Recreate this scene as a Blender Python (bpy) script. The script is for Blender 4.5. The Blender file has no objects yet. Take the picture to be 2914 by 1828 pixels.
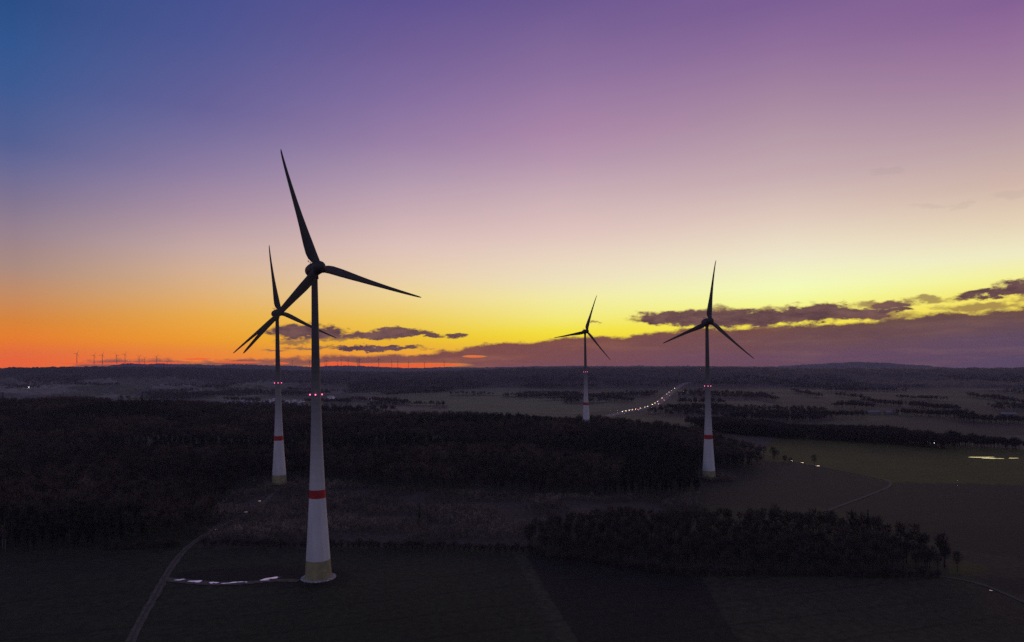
import bpy, math, random
import numpy as np
from mathutils import Matrix, Vector

random.seed(7)
rng = np.random.default_rng(11)
R = math.radians
scene = bpy.context.scene
COL = scene.collection

# ---------------------------------------------------------------- camera model
F = 1943.0                    # focal length in photograph pixels (24 mm on a 36 mm sensor)
W, H = 2914, 1828
EYE = 1050.0                  # row of eye level in the middle of the photograph
ROLL = R(0.75)
CZ = 100.0                    # drone height

cam_d = bpy.data.cameras.new('drone_camera')
cam = bpy.data.objects.new('drone_camera', cam_d)
COL.objects.link(cam)
cam_d.lens = 24.0
cam_d.sensor_width = 36.0
cam_d.sensor_fit = 'HORIZONTAL'
cam_d.shift_y = (EYE - H / 2) / W
cam_d.clip_start = 1.0
cam_d.clip_end = 60000.0
cr, sr = math.cos(ROLL), math.sin(ROLL)
rv, uv_, bv = Vector((cr, 0, -sr)), Vector((sr, 0, cr)), Vector((0, -1, 0))
cam.matrix_world = Matrix(((rv.x, uv_.x, bv.x, 0), (rv.y, uv_.y, bv.y, 0), (rv.z, uv_.z, bv.z, CZ), (0, 0, 0, 1)))
scene.camera = cam


def ray(px, py):
    """direction through a photograph pixel, with forward component 1"""
    u, v = (px - W / 2) / F, (EYE - py) / F
    return u * cr + v * sr, 1.0, -u * sr + v * cr


def eye(px):
    return EYE - (px - W / 2) * math.tan(ROLL)


def project(x, y, z):
    u = (x * cr - (z - CZ) * sr) / y
    v = (x * sr + (z - CZ) * cr) / y
    return W / 2 + u * F, EYE - v * F


# ---------------------------------------------------------------- helpers
def s2l(c):
    out = []
    for v in c:
        v = v / 255.0
        out.append(v / 12.92 if v <= 0.04045 else ((v + 0.055) / 1.055) ** 2.4)
    return out


def link(o, parent=None):
    COL.objects.link(o)
    if parent is not None:
        o.parent = parent
    return o


def mesh_np(name, verts, faces, mat, parent=None, smooth=False, attr=None):
    """verts (n,3); faces: an int array (m,k) or a list of such arrays"""
    me = bpy.data.meshes.new(name)
    verts = np.ascontiguousarray(verts, dtype=np.float32)
    groups = faces if isinstance(faces, list) else [faces]
    groups = [np.asarray(g, dtype=np.int32) for g in groups if len(g)]
    me.vertices.add(len(verts))
    me.vertices.foreach_set('co', verts.ravel())
    loops = np.concatenate([g.ravel() for g in groups])
    sizes = np.concatenate([np.full(len(g), g.shape[1], dtype=np.int32) for g in groups])
    starts = np.concatenate([[0], np.cumsum(sizes)[:-1]]).astype(np.int32)
    me.loops.add(len(loops))
    me.loops.foreach_set('vertex_index', loops)
    me.polygons.add(len(sizes))
    me.polygons.foreach_set('loop_start', starts)
    me.polygons.foreach_set('loop_total', sizes)
    if smooth:
        me.polygons.foreach_set('use_smooth', np.ones(len(sizes), dtype=bool))
    me.update(calc_edges=True)
    if attr is not None:
        for an, data in attr.items():
            a = me.color_attributes.new(an, 'FLOAT_COLOR', 'POINT')
            a.data.foreach_set('color', np.ascontiguousarray(data, dtype=np.float32).ravel())
    me.materials.append(mat)
    o = bpy.data.objects.new(name, me)
    return link(o, parent)


class MB:
    """gathers shapes into one mesh"""
    def __init__(self):
        self.v, self.f = [], []

    def add(self, vs, fs):
        b = len(self.v)
        self.v += [tuple(p) for p in vs]
        self.f += [tuple(i + b for i in f) for f in fs]

    def box(self, c, s, m=None):
        x, y, z = s[0] / 2, s[1] / 2, s[2] / 2
        vs = [Vector((c[0] + i * x, c[1] + j * y, c[2] + k * z)) for i in (-1, 1) for j in (-1, 1) for k in (-1, 1)]
        if m is not None:
            vs = [m @ p for p in vs]
        self.add(vs, [(0, 1, 3, 2), (4, 6, 7, 5), (0, 4, 5, 1), (2, 3, 7, 6), (0, 2, 6, 4), (1, 5, 7, 3)])

    def lathe(self, prof, n=48, m=None, cap=True):
        """prof: (radius, z) list revolved about Z"""
        vs, fs = [], []
        for r, z in prof:
            for i in range(n):
                a = 2 * math.pi * i / n
                vs.append(Vector((r * math.cos(a), r * math.sin(a), z)))
        for k in range(len(prof) - 1):
            for i in range(n):
                j = (i + 1) % n
                fs.append((k * n + i, k * n + j, (k + 1) * n + j, (k + 1) * n + i))
        if cap:
            fs.append(tuple(range(n - 1, -1, -1)))
            fs.append(tuple((len(prof) - 1) * n + i for i in range(n)))
        if m is not None:
            vs = [m @ p for p in vs]
        self.add(vs, fs)

    def tube(self, pts, radii, n=5):
        vs, fs = [], []
        for k, p in enumerate(pts):
            p = Vector(p)
            d = Vector(pts[min(k + 1, len(pts) - 1)]) - Vector(pts[max(k - 1, 0)])
            d.normalize()
            a = d.orthogonal().normalized()
            b = d.cross(a)
            for i in range(n):
                t = 2 * math.pi * i / n
                vs.append(p + (a * math.cos(t) + b * math.sin(t)) * radii[k])
        for k in range(len(pts) - 1):
            for i in range(n):
                j = (i + 1) % n
                fs.append((k * n + i, k * n + j, (k + 1) * n + j, (k + 1) * n + i))
        fs.append(tuple(range(n - 1, -1, -1)))
        fs.append(tuple((len(pts) - 1) * n + i for i in range(n)))
        self.add(vs, fs)

    def build(self, name, mat, parent=None, smooth=False):
        me = bpy.data.meshes.new(name)
        me.from_pydata([tuple(p) for p in self.v], [], self.f)
        if smooth:
            me.polygons.foreach_set('use_smooth', [len(p.vertices) < 6 for p in me.polygons])
        me.update()
        me.materials.append(mat)
        return link(bpy.data.objects.new(name, me), parent)


def tag(o, label, cat, group=None, kind=None):
    if label:
        o['label'] = label
    if cat:
        o['category'] = cat
    if group:
        o['group'] = group
    if kind:
        o['kind'] = kind
    return o


def empty(name, loc, rz=0.0):
    o = bpy.data.objects.new(name, None)
    o.empty_display_size = 1.0
    link(o)
    o.location = loc
    o.rotation_euler = (0, 0, rz)
    return o


KIDS = {}


def copy_tree(o, parent=None, first=True):
    c = o.copy()
    link(c)
    if parent is not None:
        c.parent = parent
        c.matrix_parent_inverse = o.matrix_parent_inverse.copy()
    for ch in list(o.children):
        copy_tree(ch, c, False)
    return c


# ---------------------------------------------------------------- materials
def new_mat(name):
    m = bpy.data.materials.new(name)
    m.use_nodes = True
    nt = m.node_tree
    return m, nt, nt.nodes['Principled BSDF']


def N(nt, typ, **kw):
    n = nt.nodes.new(typ)
    for k, v in kw.items():
        setattr(n, k, v)
    return n


def mottled(name, a, b, scale=0.3, rough=0.8, detail=6.0, stretch=(1, 1, 1), spec=0.3, bump=0.0, per_object=0.0, coord='Object'):
    m, nt, bs = new_mat(name)
    tc = N(nt, 'ShaderNodeTexCoord')
    mp = N(nt, 'ShaderNodeMapping')
    mp.inputs['Scale'].default_value = stretch
    nz = N(nt, 'ShaderNodeTexNoise')
    nz.inputs['Scale'].default_value = scale
    nz.inputs['Detail'].default_value = detail
    cr_ = N(nt, 'ShaderNodeValToRGB')
    cr_.color_ramp.elements[0].position = 0.3
    cr_.color_ramp.elements[1].position = 0.7
    cr_.color_ramp.elements[0].color = (*a, 1)
    cr_.color_ramp.elements[1].color = (*b, 1)
    nt.links.new(tc.outputs[coord], mp.inputs['Vector'])
    nt.links.new(mp.outputs[0], nz.inputs['Vector'])
    nt.links.new(nz.outputs['Fac'], cr_.inputs[0])
    out = cr_.outputs[0]
    if per_object:
        oi = N(nt, 'ShaderNodeObjectInfo')
        mr = N(nt, 'ShaderNodeMapRange')
        mr.inputs['To Min'].default_value = 1 - per_object
        mr.inputs['To Max'].default_value = 1 + per_object
        mx = N(nt, 'ShaderNodeVectorMath', operation='SCALE')
        nt.links.new(oi.outputs['Random'], mr.inputs['Value'])
        nt.links.new(out, mx.inputs[0])
        nt.links.new(mr.outputs[0], mx.inputs['Scale'])
        out = mx.outputs[0]
    nt.links.new(out, bs.inputs['Base Color'])
    bs.inputs['Roughness'].default_value = rough
    bs.inputs['Specular IOR Level'].default_value = spec
    if bump:
        bp = N(nt, 'ShaderNodeBump')
        bp.inputs['Strength'].default_value = bump
        nt.links.new(nz.outputs['Fac'], bp.inputs['Height'])
        nt.links.new(bp.outputs[0], bs.inputs['Normal'])
    return m


def lamp_mat(name, col, strength):
    m, nt, bs = new_mat(name)
    bs.inputs['Base Color'].default_value = (0.3, 0.3, 0.3, 1)
    bs.inputs['Emission Color'].default_value = (*col, 1)
    bs.inputs['Emission Strength'].default_value = strength
    try:
        m.cycles.emission_sampling = 'NONE'
    except Exception:
        pass
    return m


def attr_mat(name, attr, scale, lo, hi, rough=0.9, fine=None):
    """base colour from a colour attribute of ground cover, broken up by noise"""
    m, nt, bs = new_mat(name)
    at = N(nt, 'ShaderNodeAttribute')
    at.attribute_name = attr
    ge = N(nt, 'ShaderNodeNewGeometry')
    nz = N(nt, 'ShaderNodeTexNoise')
    nz.inputs['Scale'].default_value = scale
    nz.inputs['Detail'].default_value = 8.0
    nz.inputs['Roughness'].default_value = 0.65
    mr = N(nt, 'ShaderNodeMapRange')
    mr.inputs['From Min'].default_value = 0.3
    mr.inputs['From Max'].default_value = 0.7
    mr.inputs['To Min'].default_value = lo
    mr.inputs['To Max'].default_value = hi
    mx = N(nt, 'ShaderNodeVectorMath', operation='SCALE')
    nt.links.new(ge.outputs['Position'], nz.inputs['Vector'])
    nt.links.new(nz.outputs['Fac'], mr.inputs['Value'])
    nt.links.new(at.outputs['Color'], mx.inputs[0])
    nt.links.new(mr.outputs[0], mx.inputs['Scale'])
    last = mx
    if fine:
        n2 = N(nt, 'ShaderNodeTexNoise')
        n2.inputs['Scale'].default_value = fine
        n2.inputs['Detail'].default_value = 4.0
        m2 = N(nt, 'ShaderNodeMapRange')
        m2.inputs['From Min'].default_value = 0.3
        m2.inputs['From Max'].default_value = 0.7
        m2.inputs['To Min'].default_value = 0.55
        m2.inputs['To Max'].default_value = 1.45
        x2 = N(nt, 'ShaderNodeVectorMath', operation='SCALE')
        nt.links.new(ge.outputs['Position'], n2.inputs['Vector'])
        nt.links.new(n2.outputs['Fac'], m2.inputs['Value'])
        nt.links.new(mx.outputs[0], x2.inputs[0])
        nt.links.new(m2.outputs[0], x2.inputs['Scale'])
        last = x2
    if fine and fine > .1:                      # wheel lines of the sown fields, 24 m apart
        mp = N(nt, 'ShaderNodeMapping')
        mp.inputs['Rotation'].default_value = (0, 0, R(72))
        wv = N(nt, 'ShaderNodeTexWave', wave_type='BANDS', bands_direction='X')
        wv.inputs['Scale'].default_value = 0.3142 / 24 * 1.0
        wv.inputs['Distortion'].default_value = 0.6
        wv.inputs['Detail'].default_value = 2.0
        wr = N(nt, 'ShaderNodeMapRange')
        wr.inputs['From Min'].default_value = 0.98
        wr.inputs['From Max'].default_value = 1.0
        wr.inputs['To Min'].default_value = 1.0
        wr.inputs['To Max'].default_value = 0.62
        x3 = N(nt, 'ShaderNodeVectorMath', operation='SCALE')
        nt.links.new(ge.outputs['Position'], mp.inputs['Vector'])
        nt.links.new(mp.outputs[0], wv.inputs['Vector'])
        nt.links.new(wv.outputs['Fac'], wr.inputs['Value'])
        nt.links.new(last.outputs[0], x3.inputs[0])
        nt.links.new(wr.outputs[0], x3.inputs['Scale'])
        last = x3
    nt.links.new(last.outputs[0], bs.inputs['Base Color'])
    bs.inputs['Roughness'].default_value = rough
    bs.inputs['Specular IOR Level'].default_value = 0.15
    return m


M = {}
M['concrete'] = mottled('pale_precast_concrete', (0.38, 0.39, 0.41), (0.50, 0.51, 0.53), 0.25, 0.7, stretch=(1, 1, 0.15))
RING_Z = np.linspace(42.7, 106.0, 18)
FADE_GREY = [float(np.interp(z, [42, 60, 75, 88, 98, 106], [.42, .31, .22, .135, .085, .066])) for z in RING_Z[:-1] + 1.8]
for _i, _g in enumerate(FADE_GREY):            # the tower's darkening against the sky, painted in ring by ring
    M['ring%d' % _i] = mottled('ring_painted_fade', (_g * .9, _g * .9, _g * .93), (_g * 1.1, _g * 1.1, _g * 1.14), 0.25, 0.7, stretch=(1, 1, 0.15))
M['steel'] = mottled('silhouette_dark_steel', (0.05, 0.046, 0.05), (0.066, 0.062, 0.066), 0.3, 0.6, stretch=(1, 1, 0.1))  # tower top's dark silhouette against the sky put into the steel colour
M['blade'] = mottled('silhouette_dark_blade_coating', (0.032, 0.030, 0.032), (0.045, 0.042, 0.045), 0.2, 0.6)  # backlit darkness of the blades put into their colour
M['nacelle'] = mottled('silhouette_dark_nacelle', (0.028, 0.026, 0.028), (0.04, 0.036, 0.04), 0.5, 0.6)  # nacelle's shade against the bright sky painted into the shell colour
M['red_band'] = mottled('red_warning_paint', (0.24, 0.010, 0.013), (0.36, 0.016, 0.018), 0.3, 0.6)
M['olive'] = mottled('olive_tower_paint', (0.17, 0.16, 0.09), (0.26, 0.245, 0.13), 0.35, 0.75)
M['foundation'] = mottled('foundation_concrete', (0.10, 0.10, 0.10), (0.42, 0.42, 0.40), 0.9, 0.85)
M['bark'] = mottled('dark_bark', (0.028, 0.024, 0.022), (0.05, 0.042, 0.038), 1.0, 0.9, per_object=0.3)
M['birch_bark'] = mottled('pale_birch_bark', (0.07, 0.066, 0.062), (0.15, 0.14, 0.13), 1.2, 0.8)
M['twigs'] = mottled('winter_twigs', (0.030, 0.024, 0.020), (0.056, 0.044, 0.038), 0.15, 0.9, per_object=0.45)
M['needles'] = mottled('conifer_needles', (0.018, 0.024, 0.017), (0.032, 0.042, 0.028), 0.4, 0.9, per_object=0.3)
M['scrub'] = attr_mat('scrub_twigs', 'tint', 0.05, 0.7, 1.35)
M['wood'] = attr_mat('forest_twigs', 'tint', 0.02, 0.6, 1.4)
M['ground'] = attr_mat('farmland', 'cover', 0.012, 0.75, 1.25, fine=0.35)
M['hills'] = attr_mat('wooded_hills', 'cover', 0.004, 0.7, 1.3, fine=0.03)
M['track'] = mottled('gravel_track', (0.034, 0.030, 0.020), (0.105, 0.092, 0.066), 0.5, 0.9)
M['faint_track'] = mottled('grassy_track', (0.026, 0.027, 0.016), (0.058, 0.054, 0.044), 0.35, 0.9)
M['asphalt'] = mottled('worn_asphalt', (0.07, 0.062, 0.064), (0.10, 0.09, 0.09), 0.05, 0.8)
M['paint'] = mottled('road_paint', (0.6, 0.6, 0.6), (0.8, 0.8, 0.8), 0.5, 0.6)
M['render'] = mottled('pale_house_render', (0.62, 0.60, 0.60), (0.82, 0.80, 0.80), 0.3, 0.8, per_object=0.25)
M['tiles'] = mottled('roof_tiles', (0.20, 0.17, 0.18), (0.42, 0.38, 0.42), 0.3, 0.6, per_object=0.4)
M['barn_board'] = mottled('weathered_barn_board', (0.09, 0.085, 0.085), (0.15, 0.14, 0.14), 0.3, 0.8)
M['sheet_roof'] = mottled('grey_sheet_roof', (0.11, 0.11, 0.12), (0.17, 0.17, 0.18), 0.2, 0.6)
M['dark_glass'] = mottled('dark_window_glass', (0.02, 0.02, 0.03), (0.03, 0.03, 0.04), 1.0, 0.1, spec=0.5)
M['car_paint'] = mottled('car_paint', (0.05, 0.05, 0.06), (0.09, 0.09, 0.1), 2.0, 0.3, per_object=0.5)
M['rubber'] = mottled('tyre_rubber', (0.015, 0.015, 0.015), (0.03, 0.03, 0.03), 3.0, 0.9)
M['head'] = lamp_mat('headlight_lens', (1.0, 0.93, 0.86), 260)
M['head_warm'] = lamp_mat('warm_headlight_lens', (1.0, 0.72, 0.34), 230)
M['tail'] = lamp_mat('tail_light_lens', (1.0, 0.12, 0.14), 32)
M['amber'] = lamp_mat('amber_beacon', (1.0, 0.55, 0.03), 300)
M['red_lamp'] = lamp_mat('red_obstruction_lamp', (1.0, 0.13, 0.32), 3.0)
M['yard_lamp'] = lamp_mat('white_yard_lamp', (0.95, 0.95, 1.0), 60)

wm, nt, bs = new_mat('standing_water')
nz = N(nt, 'ShaderNodeTexNoise')
nz.inputs['Scale'].default_value = 0.8
bp = N(nt, 'ShaderNodeBump')
bp.inputs['Strength'].default_value = 0.02
nt.links.new(nz.outputs['Fac'], bp.inputs['Height'])
nt.links.new(bp.outputs[0], bs.inputs['Normal'])
bs.inputs['Base Color'].default_value = (0.95, 0.95, 0.95, 1)
bs.inputs['Metallic'].default_value = 1.0
bs.inputs['Roughness'].default_value = 0.03
M['water'] = wm
mw = wm.copy()
mw.name = 'glow_tinted_water'
mw.node_tree.nodes['Principled BSDF'].inputs['Base Color'].default_value = (1.0, 0.74, 0.55, 1)  # warm reflection of the low sky tinted into the water colour
M['glow_tinted_water'] = mw


# ---------------------------------------------------------------- terrain
def value_noise(x, y, cell, seed):
    xi, yi = np.floor(x / cell), np.floor(y / cell)
    fx, fy = x / cell - xi, y / cell - yi
    fx, fy = fx * fx * (3 - 2 * fx), fy * fy * (3 - 2 * fy)

    def h(a, b):
        n = np.sin(a * 127.1 + b * 311.7 + seed * 74.7) * 43758.5453
        return n - np.floor(n)
    return (h(xi, yi) * (1 - fx) + h(xi + 1, yi) * fx) * (1 - fy) + (h(xi, yi + 1) * (1 - fx) + h(xi + 1, yi + 1) * fx) * fy


T_COL = np.array([-1500, 0, 400, 900, 1457, 1950, 2200, 2914, 4400.0])
T_D = np.array([0, 330, 600, 1000, 1250, 1600, 2300, 3200, 4200, 6300, 10000.0])
T_Z = np.array([
    [0, 0, 0, 0, 0, 0, -1, -3, -4],
    [3, 2, 1, 0, 0, -1, -2, -4, -5],
    [12, 8, 5, 2, 0, -5, -9, -11, -12],
    [36, 32, 28, 14, 11, 3, -12, -17, -18],
    [52, 47, 43, 25, 13, 0, -15, -19, -20],
    [30, 22, 12, -2, -8, -9, -16, -20, -20],
    [4, 0, -6, -10, -10, -10, -14, -20, -20],
    [8, 4, -2, -8, -9, -10, -14, -18, -18],
    [45, 40, 30, 14, 8, 4, -4, -10, -10],
    [60, 55, 50, 40, 30, 20, 10, 0, 0],
    [60, 55, 50, 40, 30, 20, 10, 0, 0.0]])
GC = np.linspace(-1500, 4400, 240)
GD = np.linspace(0, 10000, 401)
_t = np.array([np.interp(GC, T_COL, row) for row in T_Z])
_t = np.array([np.interp(GD, T_D, _t[:, i]) for i in range(len(GC))]).T
for _ in range(3):
    p = np.pad(_t, ((2, 2), (5, 5)), mode='edge')
    _t = sum(p[i:i + _t.shape[0], 5:5 + _t.shape[1]] for i in range(5)) / 5
    p = np.pad(_t, ((2, 2), (5, 5)), mode='edge')
    _t = sum(p[2:2 + _t.shape[0], i:i + _t.shape[1]] for i in range(11)) / 11
TAB = _t
D1, D2 = 4300.0, 8000.0
CREST1 = np.array([(-900, 1050), (0, 1049), (110, 1047), (220, 1046), (420, 1046), (560, 1048), (730, 1052), (900, 1056), (1090, 1060), (1250, 1058), (1400, 1052),
                   (1500, 1048), (1800, 1047), (2100, 1047), (2240, 1050), (2500, 1050), (2700, 1050), (2914, 1048), (3900, 1046)], float)
CREST2 = np.array([(-900, 1036), (0, 1028), (60, 1024), (130, 1027), (220, 1032), (300, 1036), (330, 1034), (360, 1031), (395, 1035), (440, 1036), (620, 1041), (660, 1038),
                   (730, 1040), (800, 1042), (890, 1046), (940, 1043), (985, 1042), (1080, 1046), (1150, 1049), (1210, 1049), (1270, 1046), (1350, 1048), (1460, 1046),
                   (1620, 1043), (1790, 1044), (1820, 1042), (1850, 1044), (1960, 1043), (2110, 1045), (2200, 1045), (2270, 1041), (2330, 1037), (2450, 1031), (2560, 1034),
                   (2690, 1040), (2800, 1044), (2914, 1045), (3900, 1044)], float)
DROP1 = 7.0


def terrain(x, y):
    x, y = np.asarray(x, float), np.asarray(y, float)
    r = np.hypot(x, y)
    az = np.clip(np.arctan2(x, y), -R(50), R(50))
    col = W / 2 + F * np.tan(az)
    d = r * np.cos(az)
    ci = np.clip((col - GC[0]) / (GC[1] - GC[0]), 0, len(GC) - 1.001)
    di = np.clip(d / (GD[1] - GD[0]), 0, len(GD) - 1.001)
    c0, d0 = ci.astype(int), di.astype(int)
    cf, df = ci - c0, di - d0
    z = (TAB[d0, c0] * (1 - cf) + TAB[d0, c0 + 1] * cf) * (1 - df) + (TAB[d0 + 1, c0] * (1 - cf) + TAB[d0 + 1, c0 + 1] * cf) * df
    far = np.clip((d - 1300) / 1500, 0, 1)
    z = z + far * (value_noise(x, y, 420, 3) - 0.5) * 12
    z = z + np.clip((d - 3600) / 2000, 0, 1) * (value_noise(x, y, 900, 5) - 0.5) * 40 * (d < 7600)
    e = EYE - (col - W / 2) * math.tan(ROLL)
    for dk, cr_, wd, drop in ((D1, CREST1, 520.0, DROP1), (D2, CREST2, 800.0, 4.0)):
        crest = CZ + (e - np.interp(col, cr_[:, 0], cr_[:, 1])) * dk / F - drop
        w = np.exp(-((d - dk) / wd) ** 2)
        w = np.where(d > dk, np.maximum(w, np.exp(-((d - dk) / (wd * 1.4)) ** 2)), w)
        z = z + (crest - z) * w
    return z


def tz(x, y):
    return float(terrain(np.array([x]), np.array([y]))[0])


def hit(px, py, lift=0.0):
    """where the sight line through a photograph pixel meets the land (with things `lift` high on it)"""
    dx, dy, dz = ray(px, py)
    t = np.concatenate([np.arange(60, 2500, 1.0), np.arange(2500, 8700, 4.0)])
    zz = terrain(t * dx, t * dy) + lift
    below = np.nonzero(CZ + t * dz < zz)[0]
    i = below[0] if len(below) else len(t) - 1
    return float(t[i] * dx), float(t[i] * dy), float(zz[i] - lift)


# real ground positions of the four large turbines, from their size in the picture
def place(px, dist):
    x = (px - W / 2) / F * dist
    return x, dist


T1, T2, T3, T4 = place(898.4, 330), place(790.6, 592), place(1666.2, 1025), place(2013.3, 643)
ZT = {}


def inside(poly, px, py):
    poly = np.asarray(poly, float)
    n = len(poly)
    c = np.zeros(px.shape, bool)
    j = n - 1
    for i in range(n):
        xi, yi = poly[i]
        xj, yj = poly[j]
        if yi != yj:
            k = ((yi > py) != (yj > py)) & (px < (xj - xi) * (py - yi) / (yj - yi) + xi)
            c ^= k
        j = i
    return c


# ground cover, laid out as areas of the land
az_in = np.arange(-42, 42.001, 0.12)
az_all = np.concatenate([np.arange(-180, -42, 4.0), az_in, np.arange(46, 180, 4.0)])
rr = [40.0]
while rr[-1] < 8750:
    rr.append(rr[-1] * 1.013)
rr = np.array(rr)
RING_SPLIT = int(np.searchsorted(rr, 3700))
A, Rr = np.meshgrid(np.radians(az_all), rr)
GX, GY = Rr * np.sin(A), Rr * np.cos(A)
GZ = terrain(GX, GY)
with np.errstate(divide='ignore', invalid='ignore'):
    PX, PY = project(GX, np.where(GY > 5, GY, 5), GZ)
front = GY > 5

seeds = rng.uniform([-9500, -9500], [9500, 9500], (5200, 2))
near_pal = np.array([(0.050, 0.052, 0.028), (0.060, 0.050, 0.040), (0.085, 0.080, 0.05), (0.045, 0.048, 0.026), (0.10, 0.09, 0.07), (0.036, 0.034, 0.030), (0.075, 0.082, 0.042)])
pick = rng.integers(0, len(near_pal), len(seeds))
cover = np.zeros(GX.shape + (4,), np.float32)
cover[..., 3] = 1
ang = R(24)
sx_, sy_ = seeds[:, 0] * math.cos(ang) - seeds[:, 1] * math.sin(ang), (seeds[:, 0] * math.sin(ang) + seeds[:, 1] * math.cos(ang)) * 1.7
gx_, gy_ = GX * math.cos(ang) - GY * math.sin(ang), (GX * math.sin(ang) + GY * math.cos(ang)) * 1.7
order = np.argsort(sx_)
view = front & (np.abs(A) < R(47)) & (Rr > 900)
idx = np.argwhere(view)
best = np.zeros(len(idx), int)
# coarse bins of seeds for a quick nearest search
CELL = 420.0
bins = {}
for k in range(len(seeds)):
    bins.setdefault((int(sx_[k] // CELL), int(sy_[k] // CELL)), []).append(k)
vx, vy = gx_[view], gy_[view]
bx, by = np.floor(vx / CELL).astype(int), np.floor(vy / CELL).astype(int)
key = bx * 100003 + by
o_ = np.argsort(key, kind='stable')
cuts = np.nonzero(np.diff(key[o_]))[0] + 1
for grp in np.split(o_, cuts):
    if not len(grp):
        continue
    cx_, cy_ = bx[grp[0]], by[grp[0]]
    cand = [k for i in (-1, 0, 1) for j in (-1, 0, 1) for k in bins.get((cx_ + i, cy_ + j), [])]
    if not cand:
        continue
    cand = np.array(cand)
    d2 = (vx[grp, None] - sx_[cand]) ** 2 + (vy[grp, None] - sy_[cand]) ** 2
    best[grp] = cand[np.argmin(d2, axis=1)]
base = np.tile(np.array([0.040, 0.042, 0.026]), GX.shape + (1,)).astype(np.float32)
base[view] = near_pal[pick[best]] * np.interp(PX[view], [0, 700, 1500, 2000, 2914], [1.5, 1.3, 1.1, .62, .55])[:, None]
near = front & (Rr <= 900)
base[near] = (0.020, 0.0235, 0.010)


def paint(poly, colr):
    m = front & inside(poly, PX, PY)
    base[m] = colr


DARKFIELD = [(1490, 1578), (1560, 1690), (1650, 1840), (2110, 1840), (2060, 1760), (2000, 1650), (1900, 1620), (1700, 1590)]
paint([(1460, 1570), (3100, 1560), (3100, 1900), (1600, 1900)], (0.026, 0.026, 0.015))
paint([(1960, 1635), (2720, 1640), (2930, 1740), (2930, 1850), (2120, 1850)], (0.029, 0.028, 0.015))
paint(DARKFIELD, (0.012, 0.012, 0.008))
paint([(1455, 1570), (1492, 1575), (1560, 1690), (1655, 1840), (1600, 1840), (1530, 1700)], (0.033, 0.035, 0.018))
paint([(2000, 1320), (2210, 1305), (2530, 1370), (2960, 1380), (2960, 1600), (2700, 1560), (2500, 1470), (2350, 1445), (1990, 1440)], (0.0135, 0.0135, 0.008))
paint([(2180, 1312), (2170, 1285), (2200, 1250), (2350, 1252), (2500, 1260), (2700, 1271), (2990, 1283), (2990, 1382), (2530, 1372), (2380, 1338), (2260, 1316)], (0.049, 0.054, 0.006))
paint([(500, 1632), (620, 1618), (800, 1612), (960, 1620), (1010, 1645), (980, 1668), (860, 1676), (640, 1672), (500, 1664)], (0.012, 0.012, 0.007))
paint([(2760, 1640), (2960, 1650), (2960, 1700), (2860, 1680)], (0.014, 0.013, 0.012))
paint([(2700, 1600), (2820, 1612), (2800, 1636), (2700, 1634)], (0.040, 0.042, 0.010))
paint([(1100, 1122), (1500, 1112), (1700, 1128), (1760, 1160), (1640, 1180), (1300, 1170), (1130, 1150)], (0.095, 0.105, 0.055))
paint([(560, 1560), (700, 1392), (1000, 1386), (1400, 1415), (1980, 1415), (1980, 1470), (1560, 1490), (1500, 1560)], (0.045, 0.037, 0.028))
# wooded slopes farther out
woodn = value_noise(GX, GY, 520, 21) * 0.6 + value_noise(GX, GY, 190, 22) * 0.4
far_w = (Rr > 3750) & front
dark_w = np.array([0.026, 0.024, 0.022])
wl = np.interp(PX, [-300, 0, 400, 730, 900, 1250, 1457, 1750, 2000, 2300, 2914, 3300], [1080, 1082, 1086, 1088, 1092, 1096, 1104, 1106, 1102, 1108, 1108, 1108])
m = front & (Rr > 2600) & (PY < wl + (woodn - .5) * 26)
base[m] = dark_w
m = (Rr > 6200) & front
base[m] = (0.058, 0.054, 0.072)  # bluish far ridge, part of its haze put into the colour
m = front & (Rr > 1500) & (Rr <= 3750) & (woodn > 0.66)
base[m] = dark_w * 1.1
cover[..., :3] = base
jit = rng.random(GX.shape)
tree_ = np.where((Rr > 3800) & front, jit * 9 + value_noise(GX, GY, 60, 9) * 9, 0.0)
GZ2 = GZ + tree_


def grid_faces(r0, r1, nc):
    i = np.arange(r0, r1)[:, None] * nc
    j = np.arange(nc)[None, :]
    j2 = (j + 1) % nc
    a = i + j
    b = i + j2
    c = i + nc + j2
    d = i + nc + j
    return np.stack([a, d, c, b], axis=-1).reshape(-1, 4)[:, ::-1]


nc = len(az_all)
V = np.stack([GX, GY, GZ2], axis=-1)
gv = np.concatenate([V[:RING_SPLIT + 1].reshape(-1, 3), [[0, 0, 0]]])
gf = grid_faces(0, RING_SPLIT, nc)
fan = np.array([[len(gv) - 1, i, (i + 1) % nc] for i in range(nc)])[:, ::-1]
gc = np.concatenate([cover[:RING_SPLIT + 1].reshape(-1, 4), [[0.03, 0.03, 0.02, 1]]])
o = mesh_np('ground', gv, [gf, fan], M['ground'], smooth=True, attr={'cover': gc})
tag(o, None, None, kind='structure')
hv = V[RING_SPLIT:].reshape(-1, 3)
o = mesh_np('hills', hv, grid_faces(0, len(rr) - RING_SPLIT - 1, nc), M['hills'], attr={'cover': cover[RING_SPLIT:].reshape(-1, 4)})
tag(o, None, None, kind='structure')


# ---------------------------------------------------------------- tracks, roads, water
def smooth_line(pts, step=4.0):
    pts = [Vector(p) for p in pts]
    out = []
    for i in range(len(pts) - 1):
        p0, p1, p2, p3 = pts[max(i - 1, 0)], pts[i], pts[i + 1], pts[min(i + 2, len(pts) - 1)]
        n = max(2, int((p2 - p1).length / step))
        for k in range(n):
            t = k / n
            out.append(0.5 * ((2 * p1) + (p2 - p0) * t + (2 * p0 - 5 * p1 + 4 * p2 - p3) * t * t + (3 * p1 - p0 - 3 * p2 + p3) * t ** 3))
    out.append(pts[-1])
    return out


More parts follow.
